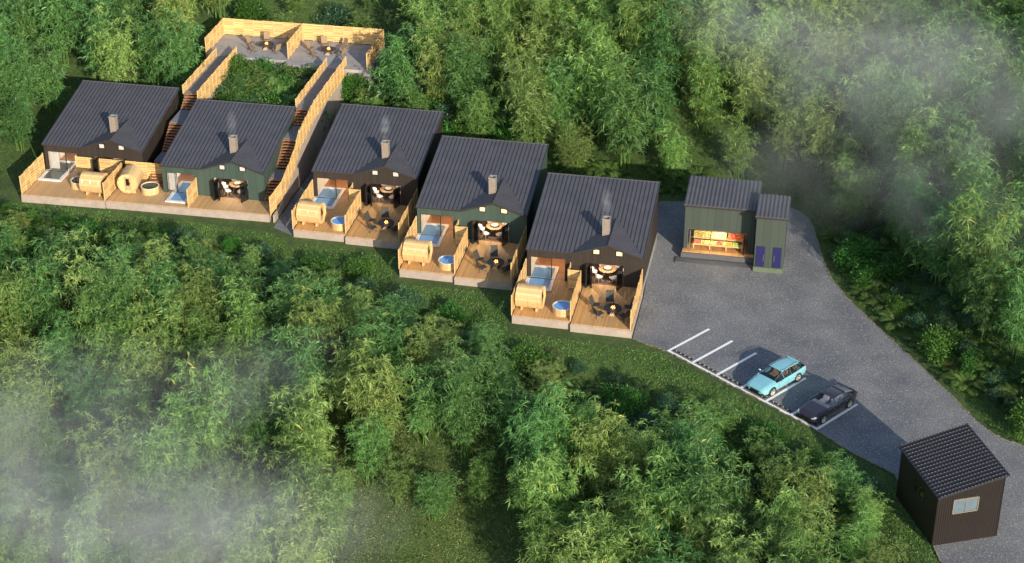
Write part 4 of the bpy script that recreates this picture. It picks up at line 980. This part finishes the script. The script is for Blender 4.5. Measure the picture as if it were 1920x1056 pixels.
        m1 = MB().bar((1.78, sgn * .93, .96), (1.78, sgn * 1.06, 1.0), .05, .03); m1.blob((1.80, sgn * 1.10, 1.01), .09, 10, 6, (.7, 1.1, .75)); m1.build('wing_mirror', paint, r, True)
        for xh in (2.55, 3.45): MB().bar((xh, sgn * .972, .83), (xh + .2, sgn * .972, .835), .02, .025).build('door_handle', M['steel'] if not est else paint, r)
        ss = MB()
        for i in range(wi[0], ri[0]):
            a_, b_ = P_[i][4], P_[i + 1][4]; ss.bar((a_[0], sgn * (a_[1] + .008), a_[2] + .004), (b_[0], sgn * (b_[1] + .008), b_[2] + .004), .015, .022)
        ss.build('window_trim', M['steel'], r)
        # shut lines
        sh = MB()
        for xx in (1.65, 2.66, 3.60):
            sh.bar((xx, sgn * .973, .36), (xx, sgn * .969, .86), .006, .014, up=(1, 0, 0))
        sh.build('door_gap', M['rubber'], r)
        if est: MB().tube([(2.25, sgn * .60, 1.40), (2.4, sgn * .60, 1.455), (3.9, sgn * .57, 1.445), (4.2, sgn * .56, 1.39)], .018, 6).build('roof_rail', M['steel'], r)
    if False:
        MB().add([(2.55, -.42, 1.412), (3.25, -.42, 1.430), (3.25, .42, 1.430), (2.55, .42, 1.412)], [(0, 1, 2, 3)]).build('sunroof', M['black'], r)
    else:
        MB().bar((4.34, -.52, 1.345), (4.34, .52, 1.345), .16, .03).build('roof_spoiler', paint, r)
        MB().box(4.93, 4.975, -.3, .3, .66, .76).build('number_plate', M['white'], r)
    return r
def carpaint(name, c, coat=.8, rough=.35, metal=.2):
    m = mat(name, c, rough, metal, .03, 1.); b = m.node_tree.nodes['Principled BSDF']; b.inputs['Coat Weight'].default_value = coat; b.inputs['Coat Roughness'].default_value = .06; return m
M['carglass'] = glass('car_glass', (.62, .64, .68), 1.2)
M['rim'] = mat('pale_alloy', (.72, .70, .64), .3, .5, .04); M['headl'] = mat('headlamp_lens', (.55, .6, .62), .1, .3); M['taill'] = mat('red_lens', (.45, .02, .015), .2)
M['dash'] = mat('dark_dashboard', (.03, .03, .04), .6)
M['skysheen'] = mat('glass_with_painted_sky_sheen', (.20, .22, .27), .12, 0, .05)  # saloon rear glass: sky reflection painted in as an opaque pale grey
ca = math.atan2(.812, .584)
def carloc(wheel_front, wheel_rear, half=.86):
    a_ = Vector((*wheel_front, 0)); b_ = Vector((*wheel_rear, 0)); d = (b_ - a_).normalized(); nrm = Vector((-d.y, d.x, 0)); o = a_ + nrm * half - d * .93
    return (o.x, o.y, -.68), math.atan2(d.y, d.x)
lc, az = carloc((20.83, -12.78), (22.54, -10.43))
car('estate', carpaint('pale_turquoise_paint', (.24, .56, .64)), 'pale turquoise estate car parked in the fourth bay', mat('tan_leather', (.50, .30, .14), .6), lc, az)
lc, az = carloc((24.67, -15.75), (26.49, -13.22))
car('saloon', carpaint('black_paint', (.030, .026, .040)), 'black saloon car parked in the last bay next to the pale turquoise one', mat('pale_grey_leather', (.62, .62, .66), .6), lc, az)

# ------------------------------------------------------------------ vegetation
def leaves(P_, D_v, Ln, Wd, sag=.25, up=None):
    """P_ (n,3) bases, D_v (n,3) unit directions; each leaf is a folded diamond of two triangles per side"""
    n = len(P_); U = rng.normal(size=(n, 3)); U[:, 2] += 1.2 if up is None else up
    Sd = np.cross(D_v, U); Sd /= np.linalg.norm(Sd, axis=1)[:, None] + 1e-9
    mid = P_ + D_v * (Ln * .45)[:, None]; tip = P_ + D_v * Ln[:, None]; tip[:, 2] -= sag * Ln; mid[:, 2] -= sag * .15 * Ln
    a_ = mid + Sd * (Wd / 2)[:, None]; b_ = mid - Sd * (Wd / 2)[:, None]
    v = np.stack([P_, a_, tip, b_], 1).reshape(-1, 3); f = np.arange(n * 4).reshape(n, 4)
    return v, f
def unit(v): return v / (np.linalg.norm(v, axis=1)[:, None] + 1e-9)
M['leafA'] = leafmat('bamboo_leaf_fresh', (.100, .215, .045), (.35, .53, .150), hv=.02); M['leafB'] = leafmat('bamboo_leaf_deep', (.065, .160, .045), (.22, .41, .125), hv=.02); M['leafC'] = leafmat('bamboo_leaf_yellowish', (.130, .220, .050), (.41, .54, .165), hv=.02)
M['shrubA'] = leafmat('shrub_leaf_green', (.038, .115, .020), (.13, .27, .045)); M['shrubB'] = leafmat('shrub_leaf_bluish', (.026, .072, .030), (.08, .165, .070), .2); M['fern'] = leafmat('fern_frond', (.05, .11, .02), (.16, .25, .06))
M['culm'] = mat('bamboo_culm', (.09, .17, .035), .45, 0, .35, 2.5); M['stem'] = mat('brown_stem', (.06, .045, .03), .9)
M['grass'] = leafmat('grass_blades', (.070, .18, .028), (.22, .38, .075), .35, .02)
def bamboo_meshes(seed, H=10., nc=9, lw=1., lean=1., dens=1.):
    rg = np.random.default_rng(seed); mb = MB(); PB = []; DB = []
    for c in range(nc):
        a_ = rg.uniform(0, 2 * pi); rr = rg.uniform(0, .55) ** .7; bx, by = rr * math.cos(a_), rr * math.sin(a_)
        h = H * (1.0 if c == 0 else rg.uniform(.52, .95)); ln = (rg.uniform(.3, .9) if c == 0 else rg.uniform(.7, 2.1)) * lean; la = a_ + rg.normal() * .5
        def pos(t): return np.array([bx + math.cos(la) * ln * t ** 2.1, by + math.sin(la) * ln * t ** 2.1, h * (t - .10 * t ** 4)])
        ts = np.linspace(0, 1, 9); mb.tube([pos(t) for t in ts], [.042 * (1 - .8 * t) for t in ts], 5, caps=False)
        nb = int(30 * dens)
        for t in np.linspace(.22, 1, nb):
            if t < .4 and rg.random() < .35: continue
            p = pos(t); az_ = rg.uniform(0, 2 * pi); L_ = (.35 + 1.15 * math.sin(pi * min(1, (t - .12) / .95)) ** .8) * rg.uniform(.6, 1.15)
            d = np.array([math.cos(az_), math.sin(az_), rg.uniform(.0, .55)]); d /= np.linalg.norm(d)
            for s_ in ((.5, 1.) if L_ > .75 else (.9,)):
                q = p + d * L_ * s_ + np.array([0, 0, -.22 * (L_ * s_) ** 2]); PB.append(q + rg.normal(size=3) * .05); DB.append(d)
    PB = np.array(PB); DB = np.array(DB); k = 12; n = len(PB) * k
    P_ = np.repeat(PB, k, 0) + rng.normal(size=(n, 3)) * .02; D0 = np.repeat(DB, k, 0)
    Dv = unit(D0 * .35 + unit(rng.normal(size=(n, 3))) * np.array([1., 1., .75]) + np.array([0, 0, .12]))
    v, f = leaves(P_, Dv, rng.uniform(.34, .62, n) * lw, rng.uniform(.052, .075, n) * lw, .33)
    # neighbouring leaves share a tone, with a few odd yellow ones
    tone = np.clip(np.repeat(rng.beta(1.6, 1.8, len(PB)), k) * .6 + rng.random(n) * .35, 0, .9); tone[rng.random(n) < .012] = 1.
    return mb, v, f, tone
def veg_proto(name, mb, v, f, tone, lm, partname, stemname, stemm):
    r = empty(name); 
    if mb is not None: mb.build(stemname, stemm, r, True)
    o = bpy.data.objects.new(partname, npmesh(partname, v, f, lm, tone)); col.objects.link(o); o.parent = r
    return r
BAM = []
specs = [(1, 10, 9, 1., 1., 'A', 1), (2, 9, 10, 1.1, 1.2, 'A', 1), (3, 11, 9, .95, .8, 'C', 1), (4, 10, 8, 1.25, 1.1, 'B', .9), (5, 8.5, 9, .9, 1.1, 'C', 1.1), (6, 10, 10, 1., .9, 'B', 1), (7, 11, 6, 1.05, .55, 'A', 1.1), (8, 9.5, 9, 1.15, 1.0, 'C', .9)]
for sd, H, nc, lw, le, mm, dn in specs:
    mb, v, f, t = bamboo_meshes(sd, H, nc, lw, le, dn)
    BAM.append((veg_proto('bamboo_clump', mb, v, f, t, M['leaf' + mm], 'foliage', 'culms', M['culm']), H, mm))
def shrub_proto(seed, rad, h, lm, n_leaf=2600, lw=.13):
    rg = np.random.default_rng(seed); mb = MB(); PB = []
    for c in range(9):
        a_ = rg.uniform(0, 2 * pi); el = rg.uniform(.3, 1.4); tip = np.array([rad * .75 * math.cos(a_) * math.cos(el), rad * .75 * math.sin(a_) * math.cos(el), h * .85 * math.sin(el)])
        mb.tube([(0, 0, -.2), tip * .5 + np.array([0, 0, .1]), tip], [.03, .02, .008], 5)
        PB.append(tip)
    cent = np.array(PB + [np.array([rg.normal() * rad * .45, rg.normal() * rad * .45, h * rg.uniform(.3, .85)]) for _ in range(10)])
    idx_ = rg.integers(0, len(cent), n_leaf); off = unit(rg.normal(size=(n_leaf, 3))) * (rg.random(n_leaf) ** .4 * rad * .42)[:, None]
    P_ = cent[idx_] + off; P_[:, 2] = np.maximum(P_[:, 2], .03); Dv = unit(off + rg.normal(size=(n_leaf, 3)) * .25 + np.array([0, 0, .1]))
    v, f = leaves(P_, Dv, rg.uniform(.8, 1.5, n_leaf) * lw, rg.uniform(.35, .55, n_leaf) * lw, .1)
    tone = np.clip(rg.random(len(cent))[idx_] * .5 + rg.random(n_leaf) * .4, 0, .9)
    return mb, v, f, tone
SHR = []
for sd, rad, h, lm, nl, lw in ((21, 1.2, 1.6, 'shrubA', 3200, .15), (22, 1.0, 1.9, 'shrubB', 3200, .13), (23, 1.4, 1.3, 'shrubA', 3400, .17), (24, .9, 1.4, 'shrubB', 2400, .12)):
    mb, v, f, t = shrub_proto(sd, rad, h, lm, nl, lw); SHR.append((veg_proto('shrub', mb, v, f, t, M[lm], 'foliage', 'stems', M['stem']), h, lm))
def fern_proto(seed):
    rg = np.random.default_rng(seed); V = []; F = []; T_ = []; base = 0; mb = MB()
    for c in range(13):
        az_ = 2 * pi * c / 13 + rg.normal() * .2; L_ = rg.uniform(.9, 1.5); up = rg.uniform(.6, 1.15)
        ts = np.linspace(.08, 1, 18); ctr = np.array([[math.cos(az_) * L_ * t, math.sin(az_) * L_ * t, up * (1.6 * t - 1.25 * t * t)] for t in ts])
        mb.tube(ctr[::4], .012, 4, caps=False)
        for i, t in enumerate(ts[:-1]):
            tg = ctr[i + 1] - ctr[i]; tg /= np.linalg.norm(tg); sd = np.array([-math.sin(az_), math.cos(az_), 0]); pl_ = .34 * L_ * (math.sin(pi * (t * .86 + .12))) ** .8
            for s_ in (-1, 1):
                d = sd * s_ * .9 + tg * .45; d[2] -= .12; e_ = ctr[i] + d * pl_; w_ = tg * .035
                V += [ctr[i] - w_, (ctr[i] + e_) / 2 + w_ * 1.1, e_, (ctr[i] + e_) / 2 - w_ * 1.2]; F.append([base, base + 1, base + 2, base + 3]); base += 4; T_.append(rg.uniform(.1, .9))
    return mb, np.array(V), np.array(F), np.array(T_)
FER = []
for sd in (31, 32, 33):
    mb, v, f, t = fern_proto(sd); FER.append((veg_proto('fern', mb, v, f, t, M['fern'], 'fronds', 'ribs', M['stem']), 1., 'fern'))

TREELINE = [(-50, 380), (0, 385), (100, 400), (200, 418), (300, 425), (400, 440), (480, 470), (560, 478), (700, 520), (820, 565), (940, 600), (1000, 660), (1080, 720), (1130, 760), (1200, 765), (1260, 740), (1300, 725), (1360, 755), (1450, 815), (1510, 800), (1530, 778), (1560, 800), (1620, 860), (1680, 905), (1730, 950), (1760, 1040), (1800, 1100), (2100, 1300)]
def tl(px):
    for (a_, ya), (b_, yb) in zip(TREELINE[:-1], TREELINE[1:]):
        if a_ <= px <= b_: return ya + (yb - ya) * (px - a_) / (b_ - a_)
    return 380 if px < 0 else 1300
PX_RIGHT = [(330, 1480), (400, 1520), (520, 1560), (570, 1600), (660, 1700), (755, 1800), (810, 1850), (838, 1920)]
# regions used for wording
AN = [(-70, 12, 'left of the leftmost brown cabin'), (-60, 28, 'on the dark slope up behind the far left'), (-46, 27, 'behind the leftmost brown cabin roof'), (-50, 40, 'on the upper slope left of the terrace'), (-38, 46, 'on the slope above the terrace fence'), (-22, 46, 'up behind the right end of the terrace'),
      (-14, 31, 'right of the terrace above the middle brown cabin'), (-12, 42, 'high above the middle brown cabin'), (-3, 27, 'behind the right green cabin'), (0, 38, 'up the slope behind the right green cabin'), (8, 24, 'behind the rightmost brown cabin'), (10, 34, 'up the slope behind the rightmost brown cabin'), (18, 26, 'right behind the fruit kiosk'), (18, 38, 'high on the misty slope above the kiosk'),
      (27, 18, 'just right of the kiosk annex'), (28, 30, 'in the mist up right of the kiosk'), (30, 44, 'at the misty top right'), (36, 14, 'on the right slope level with the kiosk'), (40, 26, 'on the far right slope in drifting mist'), (34, 3, 'above the right edge of the asphalt'), (42, -4, 'on the right slope beside the lower asphalt'),
      (-55, -2, 'below the far left end of the decks'), (-44, 0, 'below the leftmost brown cabin deck'), (-33, 0, 'below the deck of the leftmost green cabin'), (-22, -2, 'below the gap between the green and middle cabins'), (-14, -6, 'below the middle brown cabin deck'), (-5, -10, 'below the right green cabin deck'), (4, -14, 'below the rightmost brown cabin deck'),
      (-40, -10, 'in the thick mist at the bottom left'), (-26, -12, 'in the pale mist low on the left'), (-12, -17, 'at the bottom middle of the slope'), (0, -22, 'on the slope right of the bottom middle'), (12, -20, 'below the empty parking bays'), (20, -25, 'below the parked cars'), (26, -29, 'beside the gatehouse'), (12, -30, 'at the bottom edge below the parking bays')]
TW = {'A': 'fresh green', 'B': 'deep green', 'C': 'yellowish green'}
def near(x, y): return min(AN, key=lambda a_: (a_[0] - x) ** 2 + (a_[1] - y) ** 2)[2]
usedp = set()
KO = [(-49, -46, 5, 12), (-38.3, -20.5, 29.3, 36.6), (-37.6, -34.3, 18, 31), (-26.2, -23.0, 5, 31)]
def blocked(x, y, m_=0):
    return any(a_ - m_ < x < b_ + m_ and c_ - m_ < y < d_ + m_ for a_, b_, c_, d_ in KO)
trees = []
EXTRA = [(-53.2, 12.2, 9.5), (-54.8, 16.3, 10.5), (-52.6, 19.6, 9.5), (-55.5, 22.5, 11), (-51.2, 23.8, 8.), (-55.5, 8.0, 7.5), (-57.5, 12.8, 10)]
pts_all = []
BETWEEN = [(-33, 28), (-31.2, 26.2), (-29.5, 28.3), (-27.4, 27), (-32.4, 23.6), (-29.8, 24.2), (-27.3, 23.2), (-30.8, 21.4), (-33.1, 25.7), (-28.3, 21.2), (-26.9, 29.), (-31.4, 28.6), (-28.6, 25.8), (-21.4, 24.5), (-20.3, 28.2), (-18.6, 23.6), (-16.2, 25.6)]
def try_add(x, y, mind):
    for q in pts_all:
        if (q[0] - x) ** 2 + (q[1] - y) ** 2 < mind * mind: return False
    pts_all.append((x, y)); return True
rr = random.Random(5)
cand = [(rr.uniform(-85, 62), rr.uniform(-48, 66)) for _ in range(16000)]
CX = np.array([c[0] for c in cand]); CY = np.array([c[1] for c in cand]); DF, DB_ = dists(CX, CY); CZ = ground(CX, CY)
nb = ns = 0
for x, y, H in EXTRA: pts_all.append((x, y)); trees.append((x, y, gz(x, y), H))
GAPS = [(1240, 1330, 290, 340), (1440, 1500, 60, 160), (860, 960, 240, 300), (640, 960, 930, 1056), (470, 620, 430, 470)]
for (x, y), df, db, z in zip(cand, DF, DB_, CZ):
    if df <= 0 and db <= 0: continue
    px, py = proj(x, y, z)
    if not (-220 < px < 2140 and -60 < py < 1290): continue
    if df > 0:
        if 620 < px < 1000 and py > 985: continue
        if df < (2.2 if x < -8 else 3.4) or not try_add(x, y, 2.85): continue
        H = rr.uniform(6.2, 11.5)
        H = min(H, (.40 * df) + (G0 - z) + 1.2)
        lim = tl(px) + rr.uniform(-10, 14)
        for _ in range(30):
            if min(proj(x, y, z + H)[1], 9999) < lim: H -= .4
        if 1130 < px < 1240 and py < 900 : H = min(H, 3.)
        if 620 < px < 1000 and py > 930: H = min(H, 5.)
        if px > 1640 and H > 5 and py < 1080: H = min(H, 5.5)
    else:
        if db < 1.8 or blocked(x, y, 1.1): continue
        if x > 22 and y < 12 and db < 4.5: continue
        if x < -35 and y < 40 and py > 150 and False: continue
        if not try_add(x, y, 3.3): continue
        H = rr.uniform(8.5, 12.)
        if -36 < x < -25 and y < 31: H = 2.6
        if x > -23 and x < -18 and y < 37 and y > 20: H = rr.uniform(3, 4)
        if x > 36 and y < -8: H = rr.uniform(3, 5)
        if db < 3.5: H *= .75
        if -38 < x < -20 and y > 36: H *= .55 if y > 42 else .3
        # keep crowns off roofs and terrace in view
        if y < 30 and x < 12 and db < 3: H = min(H, 6.5)
    trees.append((x, y, z, H))
def seen(t):
    a_ = proj(t[0], t[1], t[2]); b_ = proj(t[0], t[1], t[2] + t[3]); return b_[1] < 1075 and a_[1] > -5 and -75 < a_[0] < 1995
trees = [t for t in trees if seen(t)]
big = [t for t in trees if t[3] >= 3.0]; small = [t for t in trees if t[3] < 3.0]
print('bamboo', len(big), 'small', len(small))
for x, y in BETWEEN:
    zz = gz(x, y) if x > -25 else max(gz(x, y), .6 + .18 * (y - 20))
    big.append((x, y, zz, random.uniform(3.0, 4.2) if x > -25 else min(random.uniform(3.2, 4.6), (5.2 if y > 25 else 4.7) - zz)))
big.sort(key=lambda t: -(t[3] / (Vector(t[:3]) - CAM).length))
def add_plant(lst, key, x, y, z, H, name_word, catw, pick=None, grp='', size=None):
    if lst is BAM and not pick and x > 33 and rr.random() < .7: pick = BAM[3] if rr.random() < .5 else BAM[5]
    if lst is BAM and not pick and x < -42 and y > 7 and rr.random() < .8: pick = BAM[3] if rr.random() < .5 else BAM[5]  # deep green favoured at far left, putting the forest's shade into leaf colour
    pr, h0_, mm = pick if pick else rr.choice(lst)
    if id(pr) in usedp: o = copy_tree2(pr)
    else: usedp.add(id(pr)); o = pr
    s = H / h0_; o.location = (x, y, z - .05); o.rotation_euler.z = rr.uniform(0, 6.28); o.scale = (s if catw != 'bamboo' else .4 * 1 + .6 * s, s if catw != 'bamboo' else .4 + .6 * s, s)
    return o, mm
CH = {}
for key_, lst in (('b', BAM), ('s', SHR), ('f', FER)):
    for pr, _, _ in lst: CH[pr.name] = [c for c in bpy.data.objects if c.parent == pr]
def copy_tree2(pr):
    o = pr.copy(); col.objects.link(o)
    for c in CH[pr.name]:
        d = c.copy(); col.objects.link(d); d.parent = o
    return o
for (x, y, z, H) in big[:290]:
    o, mm = add_plant(BAM, 'b', x, y, z, H, '', 'bamboo')
    sz = 'tall' if H > 9.6 else ('mid sized' if H > 7 else 'low')
    w_ = near(x, y); lab = f'{sz} {TW[mm]} bamboo clump {w_}'
    tag(o, lab, 'bamboo', f'{sz} {TW[mm]} bamboo {w_}')
far_v, far_f, far_t, nb_ = [], [], [], 0
if len(big) > 290:
    for (x, y, z, H) in big[290:]:
        pr, h0_, mm = rr.choice(BAM[:6]); me = [c for c in CH[pr.name] if c.name.startswith('foliage')][0].data
        co = np.empty(len(me.vertices) * 3, np.float32); me.vertices.foreach_get('co', co); co = co.reshape(-1, 4, 3)[::2]; tn = np.empty(len(me.polygons), np.float32); me.attributes['tone'].data.foreach_get('value', tn); tn = tn[::2]
        s_ = H / h0_; a_ = rr.uniform(0, 6.28); sx_ = .4 + .6 * s_; c_ = co.mean(1, keepdims=True); co = c_ + (co - c_) * 1.35
        X_ = (co[..., 0] * math.cos(a_) - co[..., 1] * math.sin(a_)) * sx_ + x; Y_ = (co[..., 0] * math.sin(a_) + co[..., 1] * math.cos(a_)) * sx_ + y; Z_ = co[..., 2] * s_ + z
        far_v.append(np.stack([X_, Y_, Z_], -1).reshape(-1, 3)); far_t.append(tn)
    v = np.concatenate(far_v); o = bpy.data.objects.new('distant_bamboo', npmesh('distant_bamboo', v, np.arange(len(v)).reshape(-1, 4), M['leafA'], np.concatenate(far_t))); col.objects.link(o); tag(o, kind='stuff')
SW = {'shrubA': 'bushy green shrub', 'shrubB': 'bluish green shrub'}
def add_shrub(x, y, z, H, pick=None):
    o, mm = add_plant(SHR, 's', x, y, z, H, '', 'shrub', pick); sz = 'large' if H > 2 else 'small'; w_ = near(x, y)
    tag(o, f'{sz} {SW[mm]} {w_}', 'shrub', f'{sz} {SW[mm]}s {w_}'); return o
for (x, y, z, H) in small: add_shrub(x, y, z, max(1.2, min(H, 3.4)))
# shrubs between the ramps, below the decks and along the verges
cnt = 0
for _ in range(4000):
    if cnt > 150: break
    mode = _ % 4
    if mode == 0: x, y = rr.uniform(-34.0, -26.2), rr.uniform(20.5, 29.4); H = rr.uniform(1.5, 2.8); md = 1.2
    elif mode == 1: x, y = rr.uniform(-22.6, -6), rr.uniform(21.5, 30); H = rr.uniform(1.6, 2.6); md = 1.7
    elif mode == 2: x, y = rr.uniform(-55, 29), rr.uniform(-26, 4); H = rr.uniform(.9, 1.7); md = 1.5
    else: x, y = rr.uniform(22, 46), rr.uniform(-17, 20); H = rr.uniform(.9, 1.8); md = 1.7
    df, db = dists(np.array([x]), np.array([y])); df = df[0]; db = db[0]
    if mode == 2 and not (2.6 < df < 8): continue
    if mode == 3 and not (1.6 < db < 9): continue
    if mode in (1,) and db < .5: continue
    if mode == 2 and 0 < x < 12 and df < 4: continue
    if mode != 0 and not try_add(x, y, md): continue
    if mode == 0 and not try_add(x, y, md): continue
    z = gz(x, y); 
    if mode == 0: z = max(z, .8 + .14 * (y - 20))
    add_shrub(x, y, z, H); cnt += 1
cnt = 0
for _ in range(4000):
    if cnt > 120: break
    mode = _ % 3
    if mode == 0: x, y = rr.uniform(23, 48), rr.uniform(-20, 18)
    elif mode == 1: x, y = rr.uniform(-50, 28), rr.uniform(-28, 4)
    else: x, y = rr.uniform(-10, 12), rr.uniform(18, 24)
    df, db = dists(np.array([x]), np.array([y])); df = df[0]; db = db[0]
    if mode == 0 and not (1.1 < db < 6.5): continue
    if mode == 1 and not (3.0 < df < 10): continue
    if mode == 2 and not (.8 < db < 3.5): continue
    if not try_add(x, y, 1.15): continue
    o, mm = add_plant(FER, 'f', x, y, gz(x, y), rr.uniform(.8, 1.5), '', 'fern'); w_ = near(x, y)
    tag(o, f'feathery arching fern {w_}', 'fern', f'ferns {w_}'); cnt += 1
for lst in (BAM, SHR, FER):
    for pr, _, _ in lst:
        if id(pr) not in usedp:
            for c in CH[pr.name]: bpy.data.objects.remove(c)
            bpy.data.objects.remove(pr)

# grass and ground cover
def cover(name, n, xr, yr_, cond, ln, wd, upb, lm, label_kind='stuff'):
    x = rng.uniform(*xr, n); y = rng.uniform(*yr_, n); df, db = dists(x, y); k_ = cond(x, y, df, db); x = x[k_]; y = y[k_]; z = ground(x, y)
    m_ = len(x); P_ = np.stack([x, y, z - .02], 1); Dv = unit(rng.normal(size=(m_, 3)) * np.array([.6, .6, .3]) + np.array([0, 0, upb]))
    v, f = leaves(P_, Dv, rng.uniform(.6, 1.3, m_) * ln, rng.uniform(.7, 1.3, m_) * wd, .3, up=0.)
    tone = np.clip(vnoise(x, y, 1.7, 5) * .6 + rng.random(m_) * .4, 0, .92); tone[rng.random(m_) < .03] = 1
    o = bpy.data.objects.new(name, npmesh(name, v, f, lm, tone)); col.objects.link(o); tag(o, kind=label_kind); return o
cover('grass', 300000, (-60, 34), (-32, 8), lambda x, y, df, db: (df > .15) & (df < 9) & (rng.random(len(x)) < np.clip(1.5 - df / 7, .2, 1)), .26, .036, 1.0, M['grass'])
cover('ground_cover', 260000, (-70, 48), (-45, 62), lambda x, y, df, db: ((df > 5) | (db > .3)) & ~((x > -38) & (x < -21) & (y > 29.5) & (y < 36.5)), .26, .10, .5, M['shrubA'])
M['moss'] = leafmat('pale_moss_leaves', (.10, .15, .03), (.30, .34, .13), .3, .01)
cover('moss_cover', 260000, (-30, 22), (-36, -8), lambda x, y, df, db: (df > 8), .13, .07, .4, M['moss'])
cover('verge_grass', 160000, (20, 50), (-30, 22), lambda x, y, df, db: (db > .15) & (db < 6), .20, .03, 1.0, M['grass'])

# ------------------------------------------------------------------ drifting mist and chimney smoke (real volumes, uneven as in the photograph)
def unp(px, py, z):
    d = _f + _r * ((px - 960) / FPX) - _u * ((py - 528) / FPX); t = (z - CAM.z) / d.z; return CAM + d * t
def mist(name, c, rad, dens, seed, nscale=.15, colr=(.88, .95, 1.), rot=0.):
    m = bpy.data.materials.new(name + '_volume'); m.use_nodes = True; nt = m.node_tree; L = nt.links
    nt.nodes.remove(nt.nodes['Principled BSDF']); v = N(nt, 'ShaderNodeVolumePrincipled'); v.inputs['Color'].default_value = (*colr, 1); dens = dens * .95; v.inputs['Anisotropy'].default_value = .0
    L.new(v.outputs[0], nt.nodes['Material Output'].inputs['Volume'])
    tc = N(nt, 'ShaderNodeTexCoord'); ln = N(nt, 'ShaderNodeVectorMath', operation='LENGTH'); L.new(tc.outputs['Object'], ln.inputs[0])
    fo = N(nt, 'ShaderNodeMapRange'); fo.inputs['From Min'].default_value = 1.; fo.inputs['From Max'].default_value = .15; L.new(ln.outputs['Value'], fo.inputs[0])
    ge = N(nt, 'ShaderNodeNewGeometry') if False else None
    mp = N(nt, 'ShaderNodeMapping'); mp.inputs['Location'].default_value = (seed * 3.7, seed * 1.3, 0); mp.inputs['Scale'].default_value = tuple(r_ * nscale for r_ in rad); L.new(tc.outputs['Object'], mp.inputs[0])
    no = N(nt, 'ShaderNodeTexNoise', Scale=1., Detail=5., Roughness=.62, Distortion=1.1); L.new(mp.outputs[0], no.inputs['Vector'])
    nr = N(nt, 'ShaderNodeMapRange'); nr.inputs['From Min'].default_value = .35; nr.inputs['From Max'].default_value = .70; L.new(no.outputs['Fac'], nr.inputs[0])
    a_ = N(nt, 'ShaderNodeMath', operation='MULTIPLY'); L.new(fo.outputs[0], a_.inputs[0]); L.new(nr.outputs[0], a_.inputs[1])
    b_ = N(nt, 'ShaderNodeMath', operation='MULTIPLY'); L.new(a_.outputs[0], b_.inputs[0]); b_.inputs[1].default_value = dens; L.new(b_.outputs[0], v.inputs['Density'])
    mb = MB().blob((0, 0, 0), 1., 24, 14); o = mb.build(name, m); o.location = c; o.scale = rad; o.rotation_euler.z = rot; tag(o, kind='stuff'); return o
for sd, (px, py, z, rx, ry, rz_, dn) in enumerate([(150, 930, 1.5, 21, 9, 5, .105), (330, 1000, -1., 17, 8, 4.5, .095), (40, 760, 3., 14, 7, 4, .055), (400, 740, 2, 13, 5, 3.5, .05),
        (1640, 100, 16, 18, 10, 5, .060), (1850, 180, 14, 13, 8, 5, .055), (1420, 30, 18, 13, 8, 4, .045), (1740, 330, 9, 15, 7, 4, .045), (1500, 330, 8, 10, 6, 3.5, .035)]):
    mist('mist', unp(px, py, z), (rx, ry, rz_), dn, sd, rot=.3 * sd)
for sd, i in enumerate((2, 3, 5)):
    ox, oy = HP[i]; mist('smoke', (ox + 6.15, oy + 2.5, 6.3), (.55, .6, 1.4), .7, sd + 20, .9)
